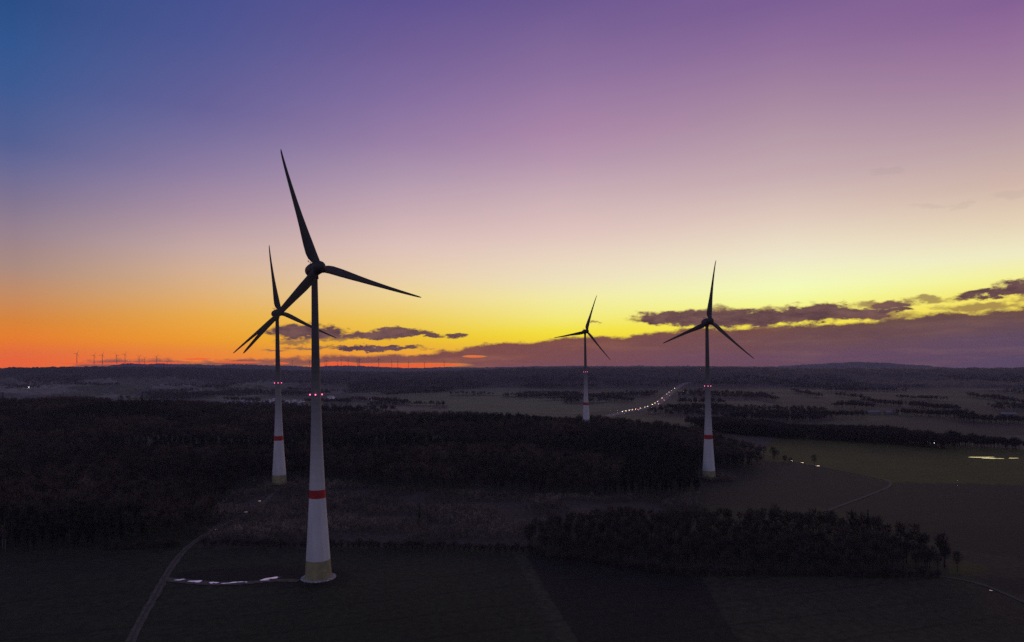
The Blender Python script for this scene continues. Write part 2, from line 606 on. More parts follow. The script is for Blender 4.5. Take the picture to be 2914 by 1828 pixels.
def strip(name, line, width, mat, lift, wob=0.0, off=0.0):
    vs, fs = [], []
    n = 5
    for i, p in enumerate(line):
        d = line[min(i + 1, len(line) - 1)] - line[max(i - 1, 0)]
        nrm = Vector((d.y, -d.x)).normalized()
        w = width * (1 + wob * (random.random() - 0.5))
        for k in range(n):
            q = p + nrm * (off + w * (k / (n - 1) - 0.5))
            vs.append((q.x, q.y, 0))
        if i:
            b = (i - 1) * n
            fs += [(b + k, b + k + 1, b + n + k + 1, b + n + k) for k in range(n - 1)]
    vs = np.array(vs)
    vs[:, 2] = terrain(vs[:, 0], vs[:, 1]) + lift
    return mesh_np(name, vs, np.array(fs)[:, ::-1], mat, smooth=True)


def ground_line(pix, step=4.0):
    return smooth_line([Vector(hit(*p)[:2]) for p in pix], step)


track = ground_line([(350, 1880), (372, 1828), (408, 1755), (440, 1700), (466, 1652), (490, 1612), (520, 1574), (548, 1548), (590, 1520), (650, 1488), (710, 1458), (750, 1430), (792, 1392)])
_cut = min(range(len(track)), key=lambda k: abs(track[k].y - hit(590, 1520)[1]))
tag(strip('track', track[:_cut + 1], 4.0, M['faint_track'], 0.12, 0.45), None, None, kind='structure')
for _o in (-1.05, 1.05):
    tag(strip('track', track[:_cut + 1], 1.25, M['track'], 0.16, 0.5, _o), None, None, kind='structure')
tag(strip('path', track[_cut:], 2.6, M['track'], 0.14, 0.5), None, None, kind='structure')
pad = ground_line([(474, 1650), (520, 1655), (580, 1661), (650, 1662), (720, 1658), (790, 1653), (850, 1655)])
tag(strip('path', pad, 5.0, M['track'], 0.12, 0.4), None, None, kind='structure')
lane = ground_line([(2170, 1294), (2215, 1304), (2260, 1315), (2320, 1327), (2400, 1342), (2470, 1356), (2525, 1370), (2532, 1384), (2490, 1404), (2430, 1426), (2385, 1443), (2350, 1456)])
tag(strip('lane', lane, 2.8, M['faint_track'], 0.2, 0.3), None, None, kind='structure')
trail = ground_line([(2660, 1640), (2740, 1652), (2800, 1668), (2860, 1692), (2914, 1714), (2980, 1742)])
tag(strip('path', trail, 2.2, M['faint_track'], 0.14, 0.5), None, None, kind='structure')
road = ground_line([(1700, 1192), (1750, 1180), (1790, 1171), (1830, 1163.5), (1860, 1154.5), (1882, 1141), (1900, 1125), (1922, 1109), (1945, 1094), (1990, 1084)], 12.0)
tag(strip('road', road, 27.0, M['asphalt'], 0.5), None, None, kind='structure')
for off in (-12.6, -1.6, 1.6, 12.6):
    tag(strip('road_marking', road, 0.22, M['paint'], 0.53, 0.0, off), None, None, kind='structure')


def puddle(px, py, hw, hd, tilt=0.0, name='puddle', mat='water'):
    x, y, z = hit(px, py)
    mpx = y / F
    n = 26
    vs = [(0, 0, 0)]
    ph = [random.uniform(0, 6.28) for _ in range(3)]
    for i in range(n):
        a = 2 * math.pi * i / n
        k = 1 + 0.22 * math.sin(2 * a + ph[0]) + 0.16 * math.sin(3 * a + ph[1]) + 0.1 * math.sin(5 * a + ph[2])
        vs.append((hw * mpx * k * math.cos(a), hd * k * math.sin(a), 0))
    ct, st = math.cos(tilt), math.sin(tilt)
    pts = np.array([(x + p[0] * ct - p[1] * st, y + p[0] * st + p[1] * ct, 0) for p in vs])
    pts[:, 2] = terrain(pts[:, 0], pts[:, 1]).max() + (0.2 if y < 500 else 0.35)
    fs = [(0, 1 + i, 1 + (i + 1) % n) for i in range(n)]
    o = mesh_np(name, pts, np.array(fs), M[mat])
    tag(o, None, None, kind='structure')
    return o


for a in ((507, 1653.5, 9, .8, .1), (520, 1652, 7, .6, .3), (545, 1657.5, 10, .9, 0), (562, 1657, 15, 1.3, .05), (602, 1660, 8, 1.0, 0), (614, 1661, 9, .8, 0),
          (640, 1663, 12, .5, .25), (662, 1661, 16, .8, .25), (684, 1658.5, 12, .5, .2), (700, 1658, 4, .5, 0), (752, 1653, 13, .8, .2), (776, 1647, 20, 1.5, .35)):
    puddle(*a)
puddle(2770, 1302.5, 14, 2.0, 0, mat='glow_tinted_water')
puddle(2794, 1303, 28, 4.2, 0, mat='glow_tinted_water')
puddle(2818, 1306, 18, 3.4, 0, mat='glow_tinted_water')
puddle(2846, 1306.5, 9, 2.2, 0, mat='glow_tinted_water')
puddle(2884, 1305.5, 11, 3.0, 0, mat='glow_tinted_water')
for a in ((2254, 1313, 2.5, .3), (2284, 1318, 4, .3), (2328, 1327.5, 4.5, .4), (2820, 1682, 4, .5), (700, 1459, 4, .6), (739, 1428, 4, .8), (668, 1480, 4, .4), (614, 1509, 4, .6)):
    puddle(*a)


# ---------------------------------------------------------------- wind turbines
HUB = 149.0
TOWER = [(0.4, 6.35), (9.0, 5.72), (25, 4.72), (38.7, 3.92), (42.7, 3.72), (60, 2.98), (75, 2.55), (88.5, 2.22), (110, 1.86), (139, 1.52), (145.6, 1.46)]
TZ_, TR_ = np.array(TOWER).T


def tower_piece(z0, z1, step=3.8, proud=0.0, groove=0.0):
    zs = np.linspace(z0, z1, max(2, int((z1 - z0) / step) + 1))
    prof = []
    for i, z in enumerate(zs):
        r = float(np.interp(z, TZ_, TR_)) + proud
        if groove and 0 < i < len(zs) - 1:
            prof += [(r, z - 0.06), (r - groove, z), (r, z + 0.06)]
        else:
            prof.append((r, z))
    b = MB()
    b.lathe(prof, 72, cap=False)
    return b


BLADE = [  # radius, chord, thickness, twist, prebend
    (1.9, 2.7, 2.6, 0, 0), (2.7, 3.2, 2.5, 12, 0), (3.8, 4.1, 2.3, 22, 0), (5.5, 4.8, 2.0, 23, 0), (8.0, 5.05, 1.7, 20, 0), (12.0, 4.75, 1.35, 15, 0), (16, 4.25, 1.15, 12, 0),
    (21, 3.55, .9, 9, -.1), (27, 2.9, .72, 7, -.25), (33, 2.4, .56, 5, -.5), (39, 1.98, .43, 3.5, -.85), (45, 1.62, .33, 2, -1.3), (50, 1.32, .25, 1, -1.8), (54, 1.05, .19, 0, -2.3), (56.4, .8, .14, 0, -2.7),
    (57.5, .5, .1, 0, -3.0), (57.9, .2, .06, 0, -3.2)]


def blade_mesh():
    n = 20
    vs, fs = [], []
    for r, c, t, tw, pb in BLADE:
        k = min(1.0, max(0.0, (r - 2.2) / 4.0))
        for i in range(n):
            a = 2 * math.pi * i / n
            ex, ey = math.cos(a), math.sin(a)
            cx = ex * 0.5 * c - k * 0.2 * c                        # leading edge towards +X
            cy = ey * 0.5 * t * (1 - k * 0.62 * (1 - (ex + 1) / 2) ** 1.2)
            s, q = math.sin(R(tw)), math.cos(R(tw))
            vs.append((cx * q + cy * s, -cx * s + cy * q + pb, r))
    m = len(BLADE)
    for k in range(m - 1):
        for i in range(n):
            j = (i + 1) % n
            fs.append((k * n + i, k * n + j, (k + 1) * n + j, (k + 1) * n + i))
    fs.append(tuple(range(n - 1, -1, -1)))
    fs.append(tuple((m - 1) * n + i for i in range(n)))
    b = MB()
    b.add(vs, fs)
    return b


TO_Y = Matrix.Rotation(R(90), 4, 'X')     # Z axis -> -Y (towards the wind)
root = empty('wind_turbine', (0, 0, 0))
b = MB(); b.lathe([(8.3, -3.2), (8.3, 0.3), (8.0, 0.42), (6.6, 0.45)], 64); b.build('foundation', M['foundation'], root)
b = tower_piece(0.4, 9.0, 4.3); tb = b.build('tower_base', M['olive'], root, True)
d = MB(); d.box((0, -6.16, 2.9), (1.3, 0.5, 2.6)); d.box((0, -6.5, 1.0), (1.8, 1.3, 1.2)); d.build('door', M['olive'], tb)
tower_piece(9.0, 38.7, 3.7, 0, 0.0).build('tower_shaft', M['concrete'], root, True)
tower_piece(38.7, 42.7, 2.0, 0.03).build('warning_band', M['red_band'], root, True)
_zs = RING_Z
for _i in range(len(FADE_GREY)):
    tower_piece(_zs[_i], _zs[_i + 1], 3.0).build('tower_fade_ring', M['ring%d' % _i], root, True)  # each ring is one step of the painted backlight fade
tower_piece(106.0, 145.6, 14.0, 0, 0.0).build('tower_top', M['steel'], root, True)
for k in range(4):
    a = R(90 * k + 61)
    rr_ = float(np.interp(88.5, TZ_, TR_))
    b = MB()
    c, s = math.cos(a), math.sin(a)
    mtx = Matrix.Translation((c * (rr_ + 0.6), s * (rr_ + 0.6), 88.2)) @ Matrix.Rotation(a, 4, 'Z')
    b.lathe([(0.2, 0.0), (0.3, 0.1), (0.3, 0.5), (0.14, 0.62)], 12, mtx)
    lo = b.build('obstruction_light', M['red_lamp'], root, True)
    b = MB()
    b.box((-0.35, 0, -0.1), (1.1, 0.35, 0.16), mtx)
    b.build('bracket', M['steel'], lo)
TILT = R(4)
top = Matrix.Translation((0, 0, HUB)) @ Matrix.Rotation(-TILT, 4, 'X')
b = MB()
b.lathe([(0.02, -7.2), (1.2, -6.9), (2.2, -6.1), (2.9, -4.6), (3.2, -2.6), (3.3, -0.4), (3.25, 1.2), (3.1, 2.3), (2.95, 2.6)], 40, top @ TO_Y)
b.lathe([(1.9, -4.6), (1.75, -1.0)], 32, Matrix.Translation((0, 0, HUB)))
nac = b.build('nacelle', M['nacelle'], root, True)
b = MB()
b.box((0, 4.6, 3.3), (0.2, 0.2, 2.6), top); b.box((0, 4.6, 4.5), (2.2, 0.14, 0.14), top); b.box((-1.0, 4.6, 4.9), (0.3, 0.3, 0.7), top); b.box((1.0, 4.6, 4.9), (0.3, 0.3, 0.7), top)
b.build('wind_sensor', M['nacelle'], nac)
b = MB(); b.box((0.9, 2.6, 3.3), (0.6, 0.6, 1.3), top); b.build('beacon_box', M['nacelle'], nac)
b = MB()
b.lathe([(2.9, 2.75), (3.05, 3.4), (3.05, 5.6), (2.75, 7.0), (2.0, 8.2), (1.0, 8.9), (0.02, 9.1)], 40, top @ TO_Y)
hub = b.build('hub', M['nacelle'], root, True)
bm_ = blade_mesh()
blades = []
for k in range(3):
    if k == 0:
        bo = bm_.build('blade', M['blade'], root, True)
        bmesh_data = bo.data
    else:
        bo = link(bpy.data.objects.new('blade', bmesh_data), root)
    b = MB()
    if k == 0:
        b.lathe([(1.75, 1.6), (1.75, 3.3), (1.55, 3.4)], 24)
        co = b.build('root_collar', M['nacelle'], bo, True)
        collar_data = co.data
    else:
        link(bpy.data.objects.new('root_collar', collar_data), bo)


def set_rotor(t, phi, k_=1.0):
    k = 0
    for ch in t.children:
        if ch.name.startswith('blade'):
            ch.matrix_local = top @ Matrix.Translation((0, -4.6, 0)) @ Matrix.Rotation(R(phi + 120 * k), 4, 'Y') @ Matrix.Diagonal((1, 1, k_, 1))
            k += 1


G_T = 'tall wind turbines standing in and around the wood'
LAB_T = ['tallest and closest wind turbine, on the field beside the line of bright puddles',
         'wind turbine behind the closest one, its base in the scrubby clearing at the track end',
         'smallest of the big wind turbines, rising from behind the wood near the lit road',
         'wind turbine at the corner of the wood beside the open brown field']
turbines = []
for i, (pos, yaw, phi) in enumerate(((T1, 39.5, -17.8), (T2, 49.0, -8.5), (T3, 23.5, 19.5), (T4, 19.4, 8.5))):
    t = root if i == 0 else copy_tree(root)
    dz = {0: 0.0, 1: 2.0, 2: 6.0, 3: -7.5}[i]
    t.location = (pos[0], pos[1], tz(*pos) + (0.0, -1.3, 5.4 - tz(*T3), -1.7)[i])
    t.rotation_euler = (0, 0, R(yaw))
    set_rotor(t, phi, (.97, 1, 1, 1)[i])
    tag(t, LAB_T[i], 'wind turbine', G_T)
    turbines.append(t)

# far turbines along the skyline
root_f = empty('wind_turbine', (0, 0, 0))
b = MB(); b.lathe([(3.2, -6), (2.7, 30), (1.9, 98)], 12); b.build('tower', M['steel'], root_f, True)
b = MB(); b.box((0, 1.5, 100), (3.6, 10, 3.8)); b.build('nacelle', M['nacelle'], root_f)
b = MB(); b.lathe([(1.8, 3.6), (1.6, 5.4), (0.4, 6.6)], 12, Matrix.Translation((0, 0, 100)) @ TO_Y); b.build('hub', M['nacelle'], root_f)
b = MB()
b.add([(-0.9, -.4, 1), (1.0, -.4, 1), (1.0, .4, 1), (-0.9, .4, 1), (-2.2, -.3, 8), (1.1, -.3, 8), (1.1, .3, 8), (-2.2, .3, 8), (-.5, -.1, 41), (.4, -.1, 41), (.4, .1, 41), (-.5, .1, 41)],
      [(3, 2, 1, 0), (8, 9, 10, 11)] + [(k + i, k + (i + 1) % 4, k + 4 + (i + 1) % 4, k + 4 + i) for k in (0, 4) for i in range(4)])
b0 = b.build('blade', M['blade'], root_f)
for k in range(2):
    link(bpy.data.objects.new('blade', b0.data), root_f)
FAR = [(219, 26), (268, 24), (291.5, 26), (332.6, 23), (356, 24), (396, 21), (412, 17), (446, 22), (476, 10), (832, 18), (881, 18), (925, 19), (930, 19), (960, 15), (971, 20), (991, 18), (1017, 20), (1020.6, 18), (1024, 22),
       (1078, 24), (1115, 20), (1132, 20), (1163, 19), (1208, 18), (1264, 17)]
ORD = ['first', 'second', 'third', 'fourth', 'fifth', 'sixth', 'seventh', 'eighth', 'ninth', 'tenth', 'eleventh', 'twelfth', 'thirteenth', 'fourteenth', 'fifteenth', 'sixteenth']
for i, (px, hpx) in enumerate(FAR):
    t = root_f if i == 0 else copy_tree(root_f)
    d = D2
    x = (px - W / 2) / F * d
    # stand it on the crest seen at this column
    dd = np.linspace(7200, 8500, 60)
    xs = (px - W / 2) / F * dd
    z = terrain(xs, dd)
    j = int(np.argmax((z - CZ) / dd))
    t.location = (float(xs[j]), float(dd[j]), float(z[j]))
    s = hpx * dd[j] / F / 100.0
    t.scale = (1.0 * (0.6 + 0.4 * s), 1.0 * (0.6 + 0.4 * s), s)
    t.scale = (s, s, s)
    t.rotation_euler = (0, 0, R(random.uniform(20, 60)))
    ph = random.uniform(0, 120)
    k = 0
    for ch in t.children:
        if ch.name.startswith('blade'):
            ch.matrix_local = Matrix.Translation((0, -4.6, 100)) @ Matrix.Rotation(R(ph + 120 * k), 4, 'Y')
            k += 1
    if i < 9:
        tag(t, f'tiny wind turbine on the skyline below orange sky, {ORD[i]} counting from the high wooded hill', 'wind turbine', 'tiny wind turbines on the orange skyline')
    else:
        tag(t, f'tiny wind turbine on the skyline below cloud, {ORD[i - 9]} counting from the second big turbine', 'wind turbine', 'tiny wind turbines on the clouded skyline')


# ---------------------------------------------------------------- trees
def twig_cloud(n, cz, rx, rz, lo, hi, wd, shell=0.35, seed=0):
    """n slender leafless twig sprays through a crown's volume, as triangles"""
    g = np.random.default_rng(seed)
    d = g.normal(size=(n, 3))
    d /= np.linalg.norm(d, axis=1)[:, None]
    rad = g.uniform(shell, 1.0, n) ** 0.6
    # uneven outline: lobes
    lobe = 0.78 + 0.22 * np.sin(3 * np.arctan2(d[:, 1], d[:, 0]) + g.uniform(0, 6)) * np.cos(2.3 * d[:, 2] + g.uniform(0, 6)) + g.uniform(-.1, .1, n)
    c = d * rad[:, None] * lobe[:, None] * np.array([rx, rx, rz]) + np.array([0, 0, cz])
    out = d * np.array([1, 1, 0.6]) + np.array([0, 0, 0.75]) + g.normal(size=(n, 3)) * 0.35
    out /= np.linalg.norm(out, axis=1)[:, None]
    side = np.cross(out, g.normal(size=(n, 3)))
    side /= np.linalg.norm(side, axis=1)[:, None]
    L = g.uniform(lo, hi, n)[:, None]
    w = g.uniform(0.6, 1.3, n)[:, None] * wd
    a = c - out * L * 0.5 - side * w * 0.5
    b_ = c - out * L * 0.5 + side * w * 0.5
    t = c + out * L * 0.6
    m_ = c + out * L * 0.05 + side * w * g.uniform(-1.5, 1.5, n)[:, None]
    v = np.stack([a, b_, t, a, m_, b_], axis=1).reshape(-1, 3)
    f = np.arange(len(v)).reshape(-1, 3)
    return v, f


def trunk_limbs(h, r, limbs, seed):
    g = random.Random(seed)
    b = MB()
    bend = [(g.uniform(-.3, .3), g.uniform(-.3, .3)) for _ in range(4)]
    pts = [(bend[i][0] * i * .5, bend[i][1] * i * .5, -0.4 + h * i / 3) for i in range(4)]
    b.tube(pts, [r * 1.25, r, r * .7, r * .25], 7)
    for k in range(limbs):
        t = g.uniform(0.32, 0.9)
        a = g.uniform(0, 6.28)
        z0 = h * t
        l = h * g.uniform(.22, .42) * (1.15 - t * .6)
        up = g.uniform(.5, 1.0)
        x0, y0 = bend[2][0] * t, bend[2][1] * t
        p1 = (x0 + math.cos(a) * l * .5, y0 + math.sin(a) * l * .5, z0 + l * up * .45)
        p2 = (x0 + math.cos(a + .2) * l * .9, y0 + math.sin(a + .2) * l * .9, z0 + l * up)
        b.tube([(x0, y0, z0), p1, p2], [r * .42, r * .26, r * .07], 5)
    return b


PROTO = {}


def proto_tree(name, kind, seed):
    g = random.Random(seed)
    t = empty(name, (0, 0, 0))
    if kind == 'bare':
        h = 15.0
        trunk_limbs(h * .92, .24, 12, seed).build('trunk', M['bark'], t, True)
        v, f = twig_cloud(430, 10.0, 4.4 + g.uniform(-.5, .5), 5.4, 0.9, 2.4, 0.16, .3, seed)
        mesh_np('crown', v, f, M['twigs'], t)
    elif kind == 'birch':
        h = 17.0
        trunk_limbs(h * .95, .2, 8, seed).build('trunk', M['birch_bark'], t, True)
        v, f = twig_cloud(240, 12.6, 2.6, 4.6, 0.8, 2.0, 0.12, .3, seed)
        mesh_np('crown', v, f, M['twigs'], t)
    elif kind == 'conifer':
        h = 18.0
        b = MB(); b.tube([(0, 0, -.4), (0, 0, h * .5), (0, 0, h * .97)], [.3, .2, .04], 7)
        b.build('trunk', M['bark'], t, True)
        gg = np.random.default_rng(seed)
        vs = []
        for k in range(420):
            z = h * (0.1 + 0.88 * gg.random() ** 1.15)
            rad = (1 - z / h) * 3.6 * gg.uniform(.55, 1.08) + .15
            a = gg.uniform(0, 6.28)
            dr = np.array([math.cos(a), math.sin(a), 0])
            sd = np.array([-math.sin(a), math.cos(a), 0])
            w = .25 + rad * .22
            vs += [dr * rad * .15 + [0, 0, z + .35] - sd * w * .4, dr * rad * .15 + [0, 0, z + .35] + sd * w * .4, dr * rad + [0, 0, z - rad * .25] + sd * gg.uniform(-.3, .3)]
            vs += [dr * rad * .35 + [0, 0, z + .2], dr * rad * .75 + [0, 0, z - .75] - sd * w * .8, dr * rad * .7 + [0, 0, z - .3] + sd * w * .8]
        v = np.array(vs)
        mesh_np('crown', v, np.arange(len(v)).reshape(-1, 3), M['needles'], t)
    elif kind == 'bush':
        b = MB()
        for k in range(5):
            a = k * 1.26
            b.tube([(0, 0, -.2), (math.cos(a) * .6, math.sin(a) * .6, 1.2), (math.cos(a) * 1.3, math.sin(a) * 1.3, 2.6)], [.12, .08, .03], 5)
        b.build('stem', M['bark'], t, True)
        v, f = twig_cloud(260, 2.5, 2.8, 2.4, 0.5, 1.5, 0.16, .25, seed)
        mesh_np('crown', v, f, M['twigs'], t)
    return t


def spawn(kind_list, x, y, s, label, cat, group):
    p = random.choice(kind_list)
    if p.get('used'):
        t = copy_tree(p)
    else:
        t = p
        p['used'] = 1
    t.location = (x, y, tz(x, y) - 0.1)
    t.rotation_euler = (0, 0, random.uniform(0, 6.28))
    k = s * random.uniform(.94, 1.06)
    t.scale = (k, k, s)
    tag(t, label, cat, group)
    return t


bares = [proto_tree('bare_tree', 'bare', 30 + i) for i in range(4)]
birches = [proto_tree('birch_tree', 'birch', 50 + i) for i in range(2)]
conifers = [proto_tree('conifer_tree', 'conifer', 60 + i) for i in range(2)]
bushes = [proto_tree('bush', 'bush', 70 + i) for i in range(2)]

# --- where the woods stand: columns of the picture against distance
def band(cols_near, cols_far, spacing, jitter=0.42):
    pts = []
    xs = np.arange(-1100, 1500, spacing)
    ys = np.arange(300, 1700, spacing)
    gx, gy = np.meshgrid(xs, ys)
    gx = gx + rng.uniform(-jitter, jitter, gx.shape) * spacing
    gy = gy + rng.uniform(-jitter, jitter, gy.shape) * spacing
    col = W / 2 + F * gx / gy
    cn, cf = np.array(cols_near, float), np.array(cols_far, float)
    wob = (value_noise(gx, gy, 35, 31) - .5) * 14
    ok = (gy > np.interp(col, cn[:, 0], cn[:, 1], left=1e9, right=1e9) + wob) & (gy < np.interp(col, cf[:, 0], cf[:, 1], left=-1, right=-1) + wob)
    return np.stack([gx[ok], gy[ok]], axis=-1)


NEAR1 = [(-160, 372), (0, 374), (300, 388), (520, 396), (575, 420), (640, 520), (700, 585), (850, 618), (1000, 590), (1200, 560), (1380, 550), (1500, 545), (1700, 540), (1985, 560), (2740, 560)]
FAR1 = [(-160, 1330), (0, 1300), (400, 1260), (600, 1220), (900, 1160), (1457, 1130), (1700, 1120), (1850, 1080), (2300, 1000), (2740, 1000)]
NEAR2 = [(1490, 392), (1500, 380), (1560, 364), (1700, 352), (1830, 340), (1900, 333), (1985, 331), (2450, 329), (2740, 334)]
FAR2 = [(1490, 394), (1530, 415), (1600, 432), (1985, 448), (2740, 448)]
allp = np.concatenate([band(NEAR1, FAR1, 8.2), band(NEAR2, FAR2, 6.6)])
_c = W / 2 + F * allp[:, 0] / allp[:, 1]
_rb = np.interp(allp[:, 1], [300, 330, 345, 372, 400, 425, 440, 455, 470, 520, 600, 640, 690, 705, 745, 760, 785, 820, 890, 960, 1140],
                [2690, 2715, 2725, 2660, 2560, 2470, 2350, 2200, 2050, 1990, 1962, 1972, 1995, 2100, 2190, 2200, 2195, 2140, 2070, 1990, 1820])
_rb = _rb + (value_noise(allp[:, 0], allp[:, 1], 22, 33) - .5) * 70
allp = allp[(_c < _rb) & (value_noise(allp[:, 0], allp[:, 1], 48, 61) * .6 + value_noise(allp[:, 0], allp[:, 1], 19, 62)* .4 > np.where(allp[:, 1] < 460, .10, .23))]
# keep clear of the turbines
for t in (T2, T3, T4):
    d = np.hypot(allp[:, 0] - t[0], allp[:, 1] - t[1])
    allp = allp[d > (9 if t is T3 else 15)]
acol = W / 2 + F * allp[:, 0] / allp[:, 1]
dist = np.hypot(allp[:, 0], allp[:, 1])
ok = (acol > -150) & (acol < 3060)
allp, acol, dist = allp[ok], acol[ok], dist[ok]
order = np.argsort(dist)
singles, rest = order[:290], order[290:]
for i in singles:
    x, y = allp[i]
    c = acol[i]
    if c < 900:
        lab, grp = 'bare winter tree in the dark wood edge beyond the field and the pale track', 'bare trees along the wood edge past the track'
    else:
        lab, grp = 'bare winter tree in the dark copse reaching out beside the brown field', 'bare trees of the copse beside the brown field'
    spawn(bares, x, y, random.uniform(.85, 1.15) if c < 900 else random.uniform(.66, .9), lab, 'tree', grp)

# --- distinct trees
bl = [(12, 1530), (30, 1535), (38, 1545), (108, 1528), (183, 1515), (216, 1508)]
BL = ['pale birch trunk at the outer end of the wood edge', 'pale birch closely beside another birch in the wood edge', 'shortest looking pale birch of the wood edge trio', 'slightly leaning pale birch alone in the wood edge',
      'pale birch second nearest the track in the wood edge', 'pale birch nearest the track in the wood edge']
for (px, py), l in zip(bl, BL):
    x, y, z = hit(px, py + 26)
    spawn(birches, x, y - 6, random.uniform(.8, 1.0), l, 'tree', 'pale birches in the wood edge')


def stand_top(px, py, h, dist_):
    """a point at this distance under the sight line through a tree's tip"""
    dx, dy, dz = ray(px, py)
    x, y = dx * dist_, dy * dist_
    return x, y, (CZ + dz * dist_ - tz(x, y))


for px, py, dd, lab in ((404, 1116, 1290, 'tall dark conifer on the wood top, the narrower of two close together'), (437, 1119, 1300, 'tall dark conifer on the wood top, the broader of two close together'),
                        (8, 1104, 1330, 'dark conifer on the wood top near the white farm lamp'), (1195, 1488, 452, 'lone dark conifer in the front of the scrub'),
                        (2470, 1446, 425, 'dark conifer topping the copse beside the brown field'), (2500, 1466, 415, 'dark conifer lower down the end slope of the copse'), (2424, 1448, 432, 'dark conifer among bare crowns at the copse back')):
    x, y, hgt = stand_top(px, py, 18, dd)
    spawn(conifers, x, y, max(.7, min(1.6, hgt / 18.0)), lab, 'tree', 'dark conifers rising above the woods')
x, y, z = hit(2317, 1329)
spawn(bares, x, y, .95, 'single bare tree standing on the lane between the bright puddles', 'tree', 'roadside trees')
for px, py, s, lab in ((2236, 1312, 1.5, 'wide bush on the lane near the wood corner'), (2252, 1314, 1.1, 'smaller bush beside the wide one on the lane'), (2205, 1303, 1.3, 'bush where the lane leaves the wood')):
    x, y, z = hit(px, py)
    spawn(bushes, x, y + 2, s, lab, 'bush', 'bushes along the lane')
# the dark row of bushes along the field edge
nb = 0
for px in np.arange(300, 1500, 15.0):
    py = np.interp(px, [300, 520, 560, 900, 1200, 1500], [1566, 1556, 1553, 1557, 1562, 1572])
    if 520 < px < 580:
        continue
    x, y, z = hit(px + random.uniform(-4, 4), py + random.uniform(-1, 1.5))
    spawn(bushes, x, y, random.uniform(.7, 1.25), 'low dark bush in the row between the field and the scrub', 'bush', 'bushes in the row along the field edge')
    nb += 1
for px in np.arange(1510, 2690, 20.0):
    py = np.interp(px, [1500, 1560, 1700, 1830, 1900, 1985, 2690], [1576, 1588, 1606, 1626, 1637, 1640, 1645])
    x, y, z = hit(px + random.uniform(-5, 5), py + random.uniform(-3, 1.5))
    spawn(bushes, x, y, random.uniform(.7, 1.3), 'low dark bush under the front trees of the copse', 'bush', 'bushes under the copse edge')


# --- the masses
def low_tree(n, h, rx, rz, cz, lo, hi, wd, seed, tr=.22):
    v, f = twig_cloud(n, cz, rx, rz, lo, hi, wd, .3, seed)
    b = MB()
    b.tube([(0, 0, -.5), (0, 0, h * .45), (0.2, 0.1, h * .85)], [tr, tr * .8, tr * .3], 3)
    fv = []
    for fc in b.f:
        for k in range(1, len(fc) - 1):
            fv.append((fc[0], fc[k], fc[k + 1]))
    tv = np.array([tuple(p) for p in b.v])
    return np.concatenate([v, tv]), np.concatenate([f, np.array(fv) + len(v)])


def mass(name, pts, variants, smin, smax, mat, tints, label, cat, clump=70, tall=0.0):
    vs, fs, cs = [], [], []
    which = rng.integers(0, len(variants), len(pts))
    clumpn = value_noise(pts[:, 0], pts[:, 1], clump, 41)
    zz = terrain(pts[:, 0], pts[:, 1])
    off = 0
    for k, (v, f) in enumerate(variants):
        p = pts[which == k]
        if not len(p):
            continue
        cl = clumpn[which == k]
        z = zz[which == k]
        a = rng.uniform(0, 6.283, len(p))
        s = rng.uniform(smin, smax, len(p)) * (0.72 + .55 * cl) * np.where((p[:, 1] < 460) & (p[:, 0] > -20), .8, 1.0)
        ca, sa = np.cos(a)[:, None], np.sin(a)[:, None]
        x = (v[None, :, 0] * ca - v[None, :, 1] * sa) * s[:, None] + p[:, 0:1]
        y = (v[None, :, 0] * sa + v[None, :, 1] * ca) * s[:, None] + p[:, 1:2]
        z3 = v[None, :, 2] * s[:, None] + z[:, None]
        vs.append(np.stack([x, y, z3], axis=-1).reshape(-1, 3))
        fs.append((f[None] + (np.arange(len(p)) * len(v))[:, None, None] + off).reshape(-1, 3))
        off += len(p) * len(v)
        mixf = np.clip(cl * 1.3 - .15 + rng.uniform(-.3, .3, len(p)), 0, 1)[:, None]
        c = np.array(tints[0]) * (1 - mixf) + np.array(tints[1]) * mixf
        c = c * rng.uniform(.7, 1.3, (len(p), 1))
        c = np.concatenate([c, np.ones((len(p), 1))], axis=1)
        cs.append(np.repeat(c, len(v), axis=0))
    o = mesh_np(name, np.concatenate(vs), np.concatenate(fs), mat, attr={'tint': np.concatenate(cs)})
    tag(o, label, cat, kind='stuff')
    return o


lows = [low_tree(105, 15, 4.6, 5.0, 10.2, 1.6, 3.4, .42, 80 + i) for i in range(5)]
low_con = [low_tree(120, 17, 2.7, 8.0, 9.0, 1.5, 3.0, .7, 90 + i) for i in range(2)]
rp = allp[rest]
conm = value_noise(rp[:, 0], rp[:, 1], 130, 55) > 0.72
mass('forest', rp[~conm], lows, .72, 1.28, M['wood'], [(0.021, 0.018, 0.015), (0.074, 0.055, 0.046)], 'dark leafless wood covering the rise around the turbines', 'wood')
mass('forest', rp[conm], low_con, .8, 1.15, M['wood'], [(0.016, 0.02, 0.015), (0.026, 0.032, 0.024)], 'blackish conifer stands within the leafless wood', 'wood')
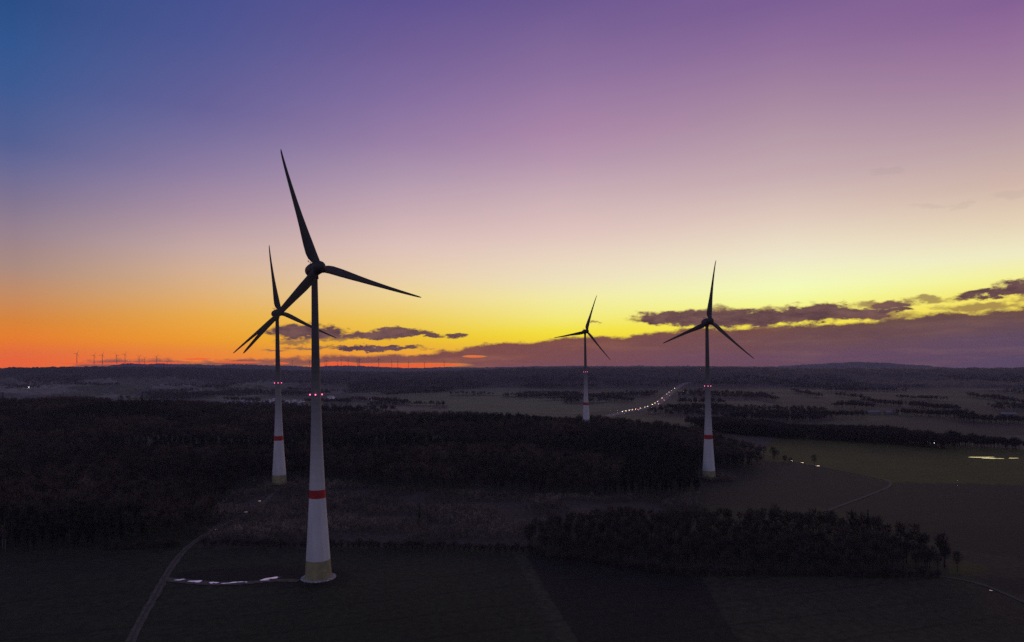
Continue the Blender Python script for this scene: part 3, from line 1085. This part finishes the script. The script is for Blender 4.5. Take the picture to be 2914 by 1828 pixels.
# scrub in the clearing
SN = [(560, 400), (700, 398), (900, 394), (1200, 391), (1500, 398), (1530, 420), (1600, 436), (1985, 452)]
SF = [(560, 415), (640, 515), (700, 580), (850, 612), (1000, 586), (1200, 556), (1380, 546), (1500, 541), (1700, 536), (1985, 556)]
sp = band(SN, SF, 3.4)
scol = W / 2 + F * sp[:, 0] / sp[:, 1]
d = np.hypot(sp[:, 0] - T2[0], sp[:, 1] - T2[1])
tl = np.array([(p.x, p.y) for p in track])
dt = np.min(np.hypot(sp[:, 0][:, None] - tl[None, :, 0], sp[:, 1][:, None] - tl[None, :, 1]), axis=1)
sp = sp[(d > 20) & (dt > 2.6) & (value_noise(sp[:, 0], sp[:, 1], 24, 77) > .28)]
for t_, r0_, n_ in ((T2, 10, 60), (T4, 8.6, 130), (T3, 8.6, 60)):
    a_ = rng.uniform(0, 6.283, n_)
    q_ = r0_ + rng.uniform(0, 1, n_) ** 1.5 * 16
    sp = np.concatenate([sp, np.stack([t_[0] + q_ * np.cos(a_), t_[1] + q_ * np.sin(a_)], axis=-1)])
scr = [low_tree(26, 3, 1.9, 1.7, 1.9, .8, 1.9, .22, 100 + i, .06) for i in range(4)]
mass('undergrowth', sp, scr, .6, 1.5, M['scrub'], [(0.066, 0.055, 0.044), (0.17, 0.135, 0.113)], 'brownish scrub of young trees in the clearing behind the field', 'scrub', 30)

# hedges and copses out in the valley, each from its line in the picture
HEDGES = [  # x0,y0,x1,y1, depth m, spacing
    (1480, 1102, 1700, 1102, 60), (1480, 1135, 1580, 1130, 40), (1640, 1130, 1800, 1145, 26), (1700, 1136, 1800, 1146, 20), (1100, 1128, 1250, 1120, 30), (1230, 1112, 1290, 1112, 40),
    (2135, 1130, 2200, 1140, 70), (2260, 1118, 2330, 1132, 60), (2380, 1128, 2460, 1138, 30), (2470, 1148, 2560, 1158, 50), (2560, 1135, 2680, 1140, 40), (2600, 1160, 2720, 1172, 60), (2760, 1130, 2900, 1150, 50),
    (2300, 1188, 2460, 1188, 30), (2560, 1180, 2760, 1192, 40), (1990, 1222, 2250, 1232, 130), (2190, 1238, 2330, 1245, 120), (2100, 1236, 2240, 1244, 60), (2330, 1246, 2460, 1255, 100), (2400, 1244, 2600, 1260, 190), (2640, 1266, 2760, 1272, 50), (2770, 1272, 2914, 1280, 40),
    (1900, 1168, 2100, 1172, 24), (2080, 1196, 2330, 1200, 24), (1930, 1150, 2060, 1152, 16), (640, 1140, 740, 1148, 40), (560, 1128, 700, 1132, 40), (860, 1146, 990, 1150, 60), (1000, 1140, 1160, 1150, 50), (180, 1098, 330, 1100, 60), (480, 1100, 640, 1108, 50),
    (0, 1104, 90, 1106, 60), (820, 1112, 960, 1116, 40), (2740, 1200, 2914, 1206, 40), (2380, 1160, 2480, 1164, 30)]
hp = []
for x0, y0, x1, y1, dep in HEDGES:
    n = max(3, int(abs(x1 - x0) / 6))
    for k in range(n + 1):
        t = k / n
        x, y, z = hit(x0 + (x1 - x0) * t, y0 + (y1 - y0) * t)
        m_ = max(3, int(dep * random.uniform(.35, 1.2) / 6))
        for q in range(m_):
            hp.append((x + random.uniform(-7, 7), y + random.uniform(-dep, dep) * .5))
_q = np.stack([rng.uniform(-3200, 3200, 60000), rng.uniform(1350, 3900, 60000)], axis=-1)
_w = value_noise(_q[:, 0], _q[:, 1], 520, 21) * 0.6 + value_noise(_q[:, 0], _q[:, 1], 190, 22) * 0.4
_qc = W / 2 + F * _q[:, 0] / _q[:, 1]
_q = _q[(_w > .665) & (_qc > -80) & (_qc < 3000)]
_rl = np.array([(p.x, p.y) for p in road])
_dr = np.min(np.hypot(_q[:, 0][:, None] - _rl[None, ::3, 0], _q[:, 1][:, None] - _rl[None, ::3, 1]), axis=1)
_q = _q[_dr > 45]
hp = np.concatenate([np.array(hp), _q])
mass('woodland', hp, lows, .7, 1.3, M['wood'], [(0.020, 0.018, 0.016), (0.032, 0.027, 0.025)], 'dark hedges and copses between the far valley fields', 'hedgerow')

# ---------------------------------------------------------------- buildings
def make_house(L=11.0, Wd=8.5, hw=4.2, hr=3.6, wall='render', roof='tiles', name='village_house'):
    t = empty(name, (0, 0, 0))
    b = MB()
    b.add([(-L / 2, -Wd / 2, -1), (L / 2, -Wd / 2, -1), (L / 2, Wd / 2, -1), (-L / 2, Wd / 2, -1), (-L / 2, -Wd / 2, hw), (L / 2, -Wd / 2, hw), (L / 2, Wd / 2, hw), (-L / 2, Wd / 2, hw), (-L / 2, 0, hw + hr - .2), (L / 2, 0, hw + hr - .2)],
          [(0, 1, 5, 4), (2, 3, 7, 6), (1, 2, 6, 9, 5), (3, 0, 4, 8, 7), (3, 2, 1, 0)])
    b.build('wall', M[wall], t)
    b = MB()
    e, th = .5, .25
    for s in (-1, 1):
        p = [(-L / 2 - e, s * (Wd / 2 + e), hw - .4), (L / 2 + e, s * (Wd / 2 + e), hw - .4), (L / 2 + e, 0, hw + hr), (-L / 2 - e, 0, hw + hr)]
        q = [(a, c, d + th) for a, c, d in p]
        b.add(p + q, [(0, 1, 2, 3), (7, 6, 5, 4), (0, 4, 5, 1), (1, 5, 6, 2), (2, 6, 7, 3), (3, 7, 4, 0)])
    rf = b.build('roof', M[roof], t)
    if name == 'village_house':
        b = MB(); b.box((L * .25, .9, hw + hr + .3), (.8, .8, 1.8)); b.build('chimney', M['tiles'], rf)
        for sx in (-.28, .0, .28):
            b = MB(); b.box((sx * L, -Wd / 2 - .02, 1.9), (1.2, .12, 1.3)); b.build('window', M['dark_glass'], t)
    return t


hz = make_house()
spots = [(636, 1148), (652, 1146), (668, 1150), (684, 1153), (700, 1150), (718, 1158), (728, 1154), (738, 1156), (744, 1151), (752, 1148), (764, 1143), (774, 1146), (782, 1140), (690, 1144), (712, 1146), (818, 1147), (838, 1143),
         (862, 1141), (938, 1133), (946, 1133), (1052, 1137), (706, 1162), (722, 1164), (850, 1145)]
for i, (px, py) in enumerate(spots):
    t = hz if i == 0 else copy_tree(hz)
    x, y, z = hit(px, py, 14 if py > 1156 else 3)
    t.location = (x, y, tz(x, y) + .1)
    t.rotation_euler = (0, 0, random.uniform(-.6, .6))
    k = random.uniform(.9, 1.5)
    t.scale = (k, k, k)
    tag(t, 'pale gabled house in the village beyond the wood behind the two close turbines', 'house', 'village houses beyond the wood')
bn = make_house(30, 13, 4.5, 3.2, 'barn_board', 'sheet_roof', 'barn')
for i, (px, py, rz, lab) in enumerate(((2485, 1174, .1, 'long pale roofed barn among the valley hedges'), (2535, 1175, .15, 'second pale barn standing end on to the long one'), (2868, 1180, -.2, 'pale barn by the dark copse across the valley'), (40, 1109, .2, 'dim farm barn beside the white lamp behind the wood'))):
    t = bn if i == 0 else copy_tree(bn)
    x, y, z = hit(px, py, 3)
    t.location = (x, y, tz(x, y))
    t.rotation_euler = (0, 0, rz)
    tag(t, lab, 'barn', 'farm barns in the valley')


def make_lamp():
    t = empty('yard_lamp', (0, 0, 0))
    b = MB(); b.tube([(0, 0, -.5), (0, 0, 9), (0, 0, 12)], [.16, .12, .09], 8); b.tube([(0, 0, 11.9), (0, -.9, 12.3), (0, -1.6, 12.3)], [.08, .07, .06], 8); b.build('pole', M['steel'], t, True)
    b = MB(); b.lathe([(.2, 0), (.62, .15), (.62, .7), (.3, .95)], 14, Matrix.Translation((0, -1.7, 11.5))); b.build('lamp_head', M['yard_lamp'], t, True)
    return t


lp = make_lamp()
LAMPS = [(85, 1102, 4.4, 'bright white lamp of the farm at the field edge beyond the wood'), (2658, 1252, .32, 'white lamp among hedges past the olive field')]
for i, (px, py, s, lab) in enumerate(LAMPS):
    t = lp if i == 0 else copy_tree(lp)
    x, y, z = hit(px, py, 12 * 1)
    t.location = (x, y, tz(x, y))
    t.scale = (s, s, min(1.0, .55 + s * .25))
    tag(t, lab, 'lamp', 'lamps in the valley')


# ---------------------------------------------------------------- traffic
def make_car(front='head'):
    t = empty('car', (0, 0, 0))
    b = MB()
    prof = [(-2.15, .35), (-2.2, .75), (-1.3, .92), (-.7, 1.42), (.9, 1.45), (1.75, 1.0), (2.15, .9), (2.15, .35)]
    n = len(prof)
    vs = [(-.88, y, z) for y, z in prof] + [(.88, y, z) for y, z in prof]
    vs = [(x * (.82 if z > 1.2 else 1), y, z) for x, y, z in vs]
    b.add(vs, [tuple(range(n)), tuple(range(2 * n - 1, n - 1, -1))] + [(i, n + i, n + (i + 1) % n, (i + 1) % n) for i in range(n)])
    b.build('body', M['car_paint'], t)
    b = MB()
    b.add([(-.74, -1.26, .98), (.74, -1.26, .98), (.68, -.76, 1.38), (-.68, -.76, 1.38)], [(0, 1, 2, 3)])
    b.build('windscreen', M['dark_glass'], t)
    for x in (-.8, .8):
        for y in (-1.35, 1.35):
            b = MB(); b.lathe([(.33, -.1), (.33, .1)], 14, Matrix.Translation((x, y, .33)) @ Matrix.Rotation(R(90), 4, 'Y')); b.build('wheel', M['rubber'], t)
    for x in (-.62, .62):
        b = MB(); b.lathe([(.36, 0), (.34, .08), (.05, .1)], 12, Matrix.Translation((x, -2.16, .72)) @ TO_Y); b.build('headlight', M['head'], t)
        b = MB(); b.box((x, 2.18, .8), (.46, .08, .3)); b.build('tail_light', M['tail'], t)
    return t


car = make_car()
roadpts = np.array([(p.x, p.y) for p in road])


def on_road(px, py, side):
    x, y, z = hit(px, py)
    k = int(np.argmin(np.hypot(roadpts[:, 0] - x, roadpts[:, 1] - y)))
    k0, k1 = max(k - 1, 0), min(k + 1, len(roadpts) - 1)
    d = roadpts[k1] - roadpts[k0]
    d /= np.linalg.norm(d)
    nrm = np.array([d[1], -d[0]])
    p = roadpts[k] + nrm * side
    return p[0], p[1], math.atan2(d[1], d[0])


CARS = [(1781.6, 1173, 0), (1791, 1171, 1), (1811, 1167.6, 1), (1830, 1163.5, 0), (1868, 1148.5, 1), (1884, 1134, 1), (1905, 1117.5, 1), (1912, 1112.5, 0), (1802, 1169, 0), (1818.5, 1166, 1), (1842.5, 1160, 1), (1849, 1158, 0), (1858, 1153, 1), (1864.5, 1152, 1), (1873.6, 1143.5, 0), (1895.8, 1123, 0)]
RANK = [sorted(c[0] for c in CARS).index(c[0]) for c in CARS]
for i, (px, py, warm) in enumerate(CARS):
    t = car if i == 0 else copy_tree(car)
    x, y, a = on_road(px, py, -7.0)
    t.location = (x, y, tz(x, y) + .52)
    t.rotation_euler = (0, 0, a - math.pi / 2)        # nose (-Y) towards the viewer
    if warm:
        for ch in t.children:
            if ch.name.startswith('headlight'):
                ch.material_slots[0].link = 'OBJECT'
                ch.material_slots[0].material = M['head_warm']
    tag(t, f'car with glaring headlights on the far road, {ORD[RANK[i]]} in the oncoming line from the wood', 'car', 'oncoming cars on the far road')
for i, (px, py) in enumerate(((1825.5, 1168), (1861, 1160), (1878.6, 1151), (1893.5, 1140), (1903.5, 1126), (1914, 1117))):
    t = copy_tree(car)
    x, y, a = on_road(px, py, 7.0)
    t.location = (x, y, tz(x, y) + .52)
    t.rotation_euler = (0, 0, a + math.pi / 2)
    tag(t, f'car with dim red tail lights driving away on the far road, {ORD[i]} in line', 'car', 'cars driving away on the far road')
lorry = empty('lorry', (0, 0, 0))
b = MB(); b.box((0, -4.9, 1.75), (2.4, 1.9, 2.7)); b.build('cab', M['car_paint'], lorry)
b = MB(); b.box((0, 1.4, 2.3), (2.5, 10.4, 2.9)); b.build('trailer', M['render'], lorry)
for x in (-1.05, 1.05):
    for y in (-4.8, -2.4, 3.2, 4.6, 5.9):
        b = MB(); b.lathe([(.5, -.15), (.5, .15)], 14, Matrix.Translation((x, y, .5)) @ Matrix.Rotation(R(90), 4, 'Y')); b.build('wheel', M['rubber'], lorry)
for x in (-.9, .9):
    b = MB(); b.lathe([(.26, 0), (.2, .1)], 12, Matrix.Translation((x, -5.86, .95)) @ TO_Y); b.build('headlight', M['head_warm'], lorry)
for x in (-.95, -.3, .3, .95):
    b = MB(); b.lathe([(.42, 0), (.4, .4), (.15, .6)], 12, Matrix.Translation((x, -4.9, 3.12))); b.build('beacon', M['amber'], lorry)
x, y, a = on_road(1922, 1107.5, -7.0)
lorry.location = (x, y, tz(x, y) + .52)
lorry.rotation_euler = (0, 0, a - math.pi / 2)
tag(lorry, 'lorry with amber beacons at the far end of the lit road', 'lorry')

# ---------------------------------------------------------------- haze
hm = bpy.data.materials.new('valley_haze')
hm.use_nodes = True
nt = hm.node_tree
nt.nodes.clear()
out = N(nt, 'ShaderNodeOutputMaterial')
pv = N(nt, 'ShaderNodeVolumePrincipled')
HAZE = 3.3e-5
pv.inputs['Color'].default_value = (0.80, 0.76, 0.92, 1)
pv.inputs['Density'].default_value = HAZE
nt.links.new(pv.outputs[0], out.inputs['Volume'])
zmin = float(V[..., 2].min())
b = MB()
HX, HZ0, HZ1 = 8950.0, zmin - 1.5, 400.0
b.box((0, 0, (HZ0 + HZ1) / 2), (2 * HX, 2 * HX, HZ1 - HZ0))
hz_o = b.build('haze', hm)
tag(hz_o, 'thin dusk haze lying over the whole valley', 'haze', kind='stuff')

# ---------------------------------------------------------------- sky
world = bpy.data.worlds.new('World')
scene.world = world
world.use_nodes = True
nt = world.node_tree
nt.nodes.clear()
L_ = nt.links.new


def val(sock, v):
    if isinstance(v, (int, float)):
        sock.default_value = v
    else:
        L_(v, sock)


def math_(op, a, b=0.0, c=0.0, clamp=False):
    n = N(nt, 'ShaderNodeMath', operation=op, use_clamp=clamp)
    val(n.inputs[0], a)
    val(n.inputs[1], b)
    val(n.inputs[2], c)
    return n.outputs[0]


def vmath(op, a, b=None, c=None):
    n = N(nt, 'ShaderNodeVectorMath', operation=op)
    for i, v in enumerate((a, b, c)):
        if v is None:
            continue
        if isinstance(v, (tuple, list)):
            n.inputs[i].default_value = v
        else:
            L_(v, n.inputs[i])
    return n.outputs['Value'] if op in ('LENGTH', 'DOT_PRODUCT', 'DISTANCE') else n.outputs['Vector']


def maprange(v, a, b, c=0.0, d=1.0, typ='LINEAR'):
    n = N(nt, 'ShaderNodeMapRange', interpolation_type=typ, clamp=True)
    val(n.inputs[0], v)
    n.inputs[1].default_value, n.inputs[2].default_value, n.inputs[3].default_value, n.inputs[4].default_value = a, b, c, d
    return n.outputs[0]


def mixc(f, a, b):
    n = N(nt, 'ShaderNodeMix', data_type='RGBA')
    val(n.inputs[0], f)
    for s, v in ((n.inputs[6], a), (n.inputs[7], b)):
        if isinstance(v, (tuple, list)):
            s.default_value = (*v[:3], 1)
        else:
            L_(v, s)
    return n.outputs[2]


tc = N(nt, 'ShaderNodeTexCoord')
sep = N(nt, 'ShaderNodeSeparateXYZ')
L_(tc.outputs['Generated'], sep.inputs[0])
dx, dy, dz = sep.outputs
AZ = math_('ARCTAN2', dx, dy)
hor = math_('SQRT', math_('ADD', math_('MULTIPLY', dx, dx), math_('MULTIPLY', dy, dy)))
EL = math_('ARCTAN2', dz, hor)


def azel(px, py):
    x, y, z = ray(px, py)
    return math.atan2(x, y), math.atan2(z, math.hypot(x, y))


SKY = {
    45: [(0, (40, 76, 133)), (126, (48, 84, 142)), (245, (60, 88, 145)), (407, (82, 94, 145)), (480, (104, 104, 148)), (560, (124, 113, 144)), (666, (150, 128, 140)), (765, (170, 138, 126)), (841, (194, 138, 96)), (911, (212, 130, 56)),
         (960, (226, 124, 16)), (1025, (233, 100, 4))],
    575: [(0, (68, 80, 142)), (107, (76, 85, 145)), (307, (100, 96, 150)), (400, (120, 110, 156)), (495, (143, 124, 160)), (600, (170, 144, 162)), (707, (197, 168, 163)), (770, (210, 174, 146)), (830, (220, 174, 120)), (897, (230, 168, 72)),
          (967, (233, 154, 2)), (1020, (237, 128, 0))],
    1135: [(0, (92, 80, 144)), (137, (110, 92, 148)), (280, (130, 108, 158)), (407, (152, 126, 164)), (505, (174, 149, 172)), (603, (198, 170, 178)), (705, (220, 192, 184)), (785, (230, 204, 172)), (841, (236, 210, 146)), (911, (236, 200, 84)),
           (967, (233, 186, 6)), (1015, (238, 158, 0))],
    1590: [(0, (106, 86, 143)), (207, (138, 110, 156)), (375, (168, 132, 166)), (456, (180, 148, 172)), (561, (202, 174, 180)), (665, (222, 194, 188)), (740, (232, 212, 190)), (797, (236, 222, 186)), (850, (240, 232, 160)), (907, (240, 230, 118)),
           (945, (240, 224, 56)), (990, (240, 202, 20))],
    2245: [(0, (122, 92, 146)), (115, (140, 107, 152)), (210, (154, 122, 156)), (307, (168, 138, 160)), (421, (185, 158, 168)), (507, (198, 172, 175)), (620, (222, 200, 186)), (735, (238, 230, 200)), (815, (241, 248, 184)), (860, (242, 246, 150)),
           (911, (243, 232, 84)), (980, (242, 206, 30))],
    2867: [(0, (130, 94, 146)), (107, (146, 109, 152)), (210, (158, 124, 156)), (315, (172, 142, 160)), (407, (186, 160, 164)), (526, (206, 180, 168)), (631, (226, 206, 180)), (727, (238, 233, 194)), (792, (242, 240, 150)), (841, (243, 228, 100)),
           (930, (238, 202, 60))],
}
SC = 0.5     # ramp values are stored at half size
S_IN = (0.10, 0.085, 0.125)    # light the haze adds, for taking it back out of the sky behind it


def behind_haze(lin, el):
    t = math.tan(max(el, 0.0))
    path = HX if t * HX < HZ1 - CZ else (HZ1 - CZ) / t
    T = math.exp(-HAZE * path)
    return [max(0.0, (c - s * (1 - T)) / T) for c, s in zip(lin, S_IN)]


cols = sorted(SKY)
E0, E1 = -0.02, 1.5708
current = None
prev_az = None
for px in cols:
    a, _ = azel(px, 700)
    ramp = N(nt, 'ShaderNodeValToRGB')
    cr_ = ramp.color_ramp
    stops = []
    for py, c in SKY[px]:
        e = azel(px, py)[1]
        stops.append(((e - E0) / (E1 - E0), behind_haze(s2l(c), e)))
    top_c = stops[0][0] and s2l(SKY[px][0][1])
    zen = s2l((58, 62, 112))
    stops.append(((R(50) - E0) / (E1 - E0), [0.5 * (p + q) for p, q in zip(top_c, zen)]))
    stops.append(((R(85) - E0) / (E1 - E0), zen))
    stops.sort()
    stops = [s for i, s in enumerate(stops)]
    els = cr_.elements
    while len(els) < len(stops):
        els.new(0.5)
    for el_, (p, c) in zip(els, stops):
        el_.position = p
    for el_, (p, c) in zip(els, stops):
        el_.position = p
        el_.color = (c[0] * SC, c[1] * SC, c[2] * SC, 1)
    L_(maprange(EL, E0, E1), ramp.inputs[0])
    if current is None:
        current = ramp.outputs[0]
    else:
        current = mixc(maprange(AZ, prev_az, a), current, ramp.outputs[0])
    prev_az = a

# pale dusk sky behind the drone
back = N(nt, 'ShaderNodeValToRGB')
bst = [(0.0, (0.17, 0.17, 0.24)), (0.12, (0.25, 0.22, 0.30)), (0.3, (0.22, 0.21, 0.33)), (0.6, (0.12, 0.13, 0.25)), (1.0, s2l((58, 62, 112)))]
while len(back.color_ramp.elements) < len(bst):
    back.color_ramp.elements.new(0.5)
for el_, (p, c) in zip(back.color_ramp.elements, bst):
    el_.position = p
for el_, (p, c) in zip(back.color_ramp.elements, bst):
    el_.color = (c[0] * SC * 1.25, c[1] * SC * 1.25, c[2] * SC * 1.25, 1)
L_(maprange(EL, E0, E1), back.inputs[0])
current = mixc(maprange(math_('ABSOLUTE', AZ), R(50), R(120), typ='SMOOTHSTEP'), current, back.outputs[0])

# clouds: directions in units of photograph pixels at the middle of the view, so sizes are easy to read
PA = math_('MULTIPLY', AZ, F)
PE = math_('MULTIPLY', EL, F)
comb = N(nt, 'ShaderNodeCombineXYZ')
L_(PA, comb.inputs[0])
L_(PE, comb.inputs[1])
P0 = comb.outputs[0]


def noise(vec, scale, detail=5.0, rough=0.55, seed=0.0, stretch=(1, 1, 1)):
    m_ = vmath('MULTIPLY_ADD', vec, stretch, (seed * 1000, seed * 517, seed * 31))
    n = N(nt, 'ShaderNodeTexNoise')
    n.inputs['Scale'].default_value = scale
    n.inputs['Detail'].default_value = detail
    n.inputs['Roughness'].default_value = rough
    L_(m_, n.inputs['Vector'])
    return n


nA = noise(P0, 1 / 60, 6, .6, 1.3, (.55, 1.3, 1))
nB = noise(P0, 1 / 16, 4, .6, 2.7, (.6, 1.2, 1))
w1 = vmath('MULTIPLY', vmath('SUBTRACT', nA.outputs['Color'], (.5, .5, .5)), (110, 46, 0))
w2 = vmath('MULTIPLY', vmath('SUBTRACT', nB.outputs['Color'], (.5, .5, .5)), (40, 22, 0))
PW = vmath('ADD', vmath('ADD', P0, w1), w2)


def pa(px, py):
    a, e = azel(px, py)
    return a * F, e * F


def blobs(lst, vec):
    cur = None
    for px, py, hx, hy in lst:
        cx, cy = pa(px, py)
        d = vmath('LENGTH', vmath('MULTIPLY', vmath('SUBTRACT', vec, (cx, cy, 0)), (1 / hx, 1 / hy, 0)))
        cur = d if cur is None else math_('SMOOTH_MIN', cur, d, 0.25)
    return cur


DARK = [(1890, 906, 75, 15), (1990, 905, 90, 19), (2080, 905, 95, 21), (2170, 905, 90, 21), (2260, 896, 80, 17), (2350, 890, 85, 19), (2430, 892, 65, 15), (2500, 898, 40, 9), (2540, 868, 46, 12), (2558, 890, 36, 7), (2850, 836, 85, 9),
        (2898, 818, 38, 18), (2960, 822, 60, 22), (855, 943, 66, 19), (925, 949, 60, 14), (1055, 955, 72, 10), (1140, 951, 80, 11), (1205, 955, 44, 7), (1125, 939, 44, 8), (1298, 953, 34, 7), (1085, 991, 105, 6), (1020, 997, 50, 4)]
FAINT = [(2649, 848, 34, 8), (2780, 872, 75, 8), (845, 972, 44, 6), (886, 989, 68, 4.5), (965, 963, 62, 6), (786, 1000, 36, 4.5), (2060, 878, 26, 8), (2160, 880, 20, 9), (2478, 862, 30, 7), (2560, 905, 40, 6), (1700, 915, 14, 3)]
WISP = [(2515, 484, 26, 9), (2747, 580, 18, 6), (2887, 552, 30, 9), (2650, 586, 34, 5)]
nT = noise(P0, 1 / 22, 5, .65, 5.1, (.6, 1.3, 1))
thr = math_('MULTIPLY_ADD', nT.outputs['Fac'], 1.5, 0.36)
a_dark = maprange(math_('SUBTRACT', thr, blobs(DARK, PW)), -0.34, 0.30, typ='SMOOTHSTEP')
a_faint = math_('MULTIPLY', maprange(math_('SUBTRACT', thr, blobs(FAINT, PW)), -0.5, 0.6, typ='SMOOTHSTEP'), .75)
a_wisp = math_('MULTIPLY', maprange(math_('SUBTRACT', thr, blobs(WISP, PW)), -0.5, 0.4, typ='SMOOTHSTEP'), .09)

# the long bank: its upper edge against azimuth
BANK = [(0, 1075), (190, 1050), (230, 1034), (280, 1024), (340, 1019), (480, 1019), (510, 1024), (560, 1027), (620, 1028), (700, 1017), (730, 1018), (880, 1017), (930, 1011), (1100, 1010), (1200, 1006), (1300, 997), (1360, 982), (1460, 971), (1530, 969), (1600, 961),
        (1760, 954), (1850, 948), (1920, 942), (2010, 932), (2150, 933), (2270, 925), (2380, 921), (2500, 914), (2590, 906), (2640, 893), (2700, 889), (2800, 885), (2870, 877), (2914, 872), (3300, 850)]
bramp = N(nt, 'ShaderNodeFloatCurve')
xs = [pa(p, q)[0] for p, q in BANK]
ys = [pa(p, q)[1] for p, q in BANK]
X0, X1, Y0, Y1 = xs[0], xs[-1], -40.0, 240.0
cv = bramp.mapping.curves[0]
pts_ = [((x - X0) / (X1 - X0), (y - Y0) / (Y1 - Y0)) for x, y in zip(xs, ys)]
cv.points[0].location = pts_[0]
cv.points[1].location = pts_[-1]
for q in pts_[1:-1]:
    cv.points.new(*q)
for q in cv.points:
    q.handle_type = 'VECTOR'
bramp.mapping.update()
nW = noise(P0, 1 / 90, 6, .6, 3.3, (.8, 1.5, 1))
L_(maprange(PA, X0, X1), bramp.inputs['Value'])
edge = math_('MULTIPLY_ADD', bramp.outputs[0], Y1 - Y0, Y0)
rag = math_('ADD', math_('MULTIPLY_ADD', nA.outputs['Fac'], 34.0, -17.0), math_('MULTIPLY_ADD', nB.outputs['Fac'], 20.0, -10.0))
depth = math_('SUBTRACT', math_('ADD', edge, rag), PE)
a_bank = maprange(depth, -4.0, 8.0, typ='SMOOTHSTEP')
# red and orange gaps low in the bank
GAPS = [(1040, 1044, 190, 11), (960, 1036, 60, 7), (1180, 1041, 160, 7), (1348, 1015, 40, 3.6), (372, 1034, 150, 2.8), (675, 1031, 60, 2.6), (800, 1034, 22, 3.0), (560, 1022, 40, 2.0)]
PG = vmath('ADD', P0, vmath('MULTIPLY', vmath('SUBTRACT', nA.outputs['Color'], (.5, .5, .5)), (60, 6, 0)))
gap = maprange(math_('SUBTRACT', 1.0, blobs(GAPS, PG)), -0.12, 0.35, typ='SMOOTHSTEP')
a_bank = math_('MULTIPLY', a_bank, math_('MULTIPLY_ADD', gap, -0.92, 1.0))


def ch(c, el=0.01):
    return tuple(v * SC for v in behind_haze(s2l(c), el))


bank_top = mixc(maprange(PA, pa(500, 1000)[0], pa(1500, 1000)[0]), ch((146, 88, 74)), ch((122, 76, 68)))
bank_top = mixc(maprange(PA, pa(1600, 1000)[0], pa(2500, 1000)[0]), bank_top, ch((102, 72, 66), .05))
bank_low = mixc(maprange(PA, pa(1300, 1000)[0], pa(2900, 1000)[0]), ch((122, 78, 84)), ch((84, 69, 94)))
nS = noise(P0, 1 / 70, 5, .6, 7.7, (.12, 1.6, 1))
nV = noise(P0, 1 / 34, 5, .62, 9.3, (.42, 1.25, 1))
bank_c = mixc(math_('ADD', maprange(depth, 6, 80), math_('MULTIPLY_ADD', nS.outputs['Fac'], 1.5, -.75), clamp=True), bank_top, bank_low)
shade = math_('MULTIPLY', maprange(nV.outputs['Fac'], .40, .66, 0, .55), maprange(depth, 75, 8))
bank_c = mixc(shade, bank_c, mixc(maprange(PA, pa(1500, 1000)[0], pa(2500, 1000)[0]), ch((110, 66, 70)), ch((84, 60, 72), .05)))
nG = noise(P0, 1 / 55, 5, .6, 8.8, (.22, 1.7, 1))
bank_c = mixc(maprange(nG.outputs['Fac'], .50, .68, 0, .4), bank_c, mixc(maprange(PA, pa(900, 1000)[0], pa(2300, 1000)[0]), ch((176, 106, 74)), ch((124, 92, 84), .04)))
dark_c = mixc(maprange(nV.outputs['Fac'], .36, .64), ch((80, 54, 64), .07), ch((116, 82, 80), .07))
dark_c = mixc(maprange(a_dark, .25, .95), ch((150, 106, 58), .07), dark_c)
faint_c = ch((128, 92, 70), .07)
gap_c = mixc(maprange(PA, pa(600, 1000)[0], pa(1350, 1000)[0]), ch((236, 88, 30)), ch((238, 90, 32)))
glow = math_('MULTIPLY', gap, maprange(PE, pa(1000, 1000)[1], pa(1000, 1020)[1]))
current = mixc(math_('MULTIPLY', glow, .9), current, gap_c)
current = mixc(a_wisp, current, ch((120, 96, 110), .3))
current = mixc(a_faint, current, faint_c)
current = mixc(a_dark, current, dark_c)
current = mixc(a_bank, current, bank_c)

bg = N(nt, 'ShaderNodeBackground')
L_(current, bg.inputs['Color'])
bg.inputs['Strength'].default_value = 1.0 / SC
# the last scattered daylight over everything
SUN_AZ, SUN_EL = R(24), R(-3.0)
nis = N(nt, 'ShaderNodeTexSky', sky_type='NISHITA')
nis.sun_disc = False
nis.sun_elevation = SUN_EL
nis.sun_rotation = SUN_AZ
bg2 = N(nt, 'ShaderNodeBackground')
L_(nis.outputs[0], bg2.inputs['Color'])
bg2.inputs['Strength'].default_value = 0.05
add = N(nt, 'ShaderNodeAddShader')
L_(bg.outputs[0], add.inputs[0])
L_(bg2.outputs[0], add.inputs[1])
wo = N(nt, 'ShaderNodeOutputWorld')
L_(add.outputs[0], wo.inputs['Surface'])
world.cycles.sampling_method = 'MANUAL'
world.cycles.sample_map_resolution = 512

# afterglow: the sun just under the horizon behind the cloud bank
sd = bpy.data.lights.new('sun', 'SUN')
sd.energy = 0.2
sd.angle = R(12)
sd.color = (1.0, 0.70, 0.55)
so = link(bpy.data.objects.new('sun', sd))
v = Vector((math.sin(SUN_AZ), math.cos(SUN_AZ), math.tan(R(2.5))))
so.rotation_euler = v.to_track_quat('Z', 'Y').to_euler()
so.location = (0, 0, 800)

# ---------------------------------------------------------------- render settings
vs_ = scene.view_settings
scene.display_settings.display_device = 'sRGB'
vs_.view_transform = 'Standard'
vs_.look = 'None'
vs_.exposure = 0.0
vs_.gamma = 1.0
vs_.use_curve_mapping = False
cy = scene.cycles
cy.max_bounces = 5
cy.diffuse_bounces = 2
cy.glossy_bounces = 2
cy.transmission_bounces = 2
cy.volume_bounces = 1
cy.transparent_max_bounces = 8
cy.use_denoising = False
cy.use_adaptive_sampling = False
cy.sample_clamp_indirect = 1.0
cy.sample_clamp_direct = 6.0
for o in list(COL.objects):
    if 'used' in o:
        del o['used']
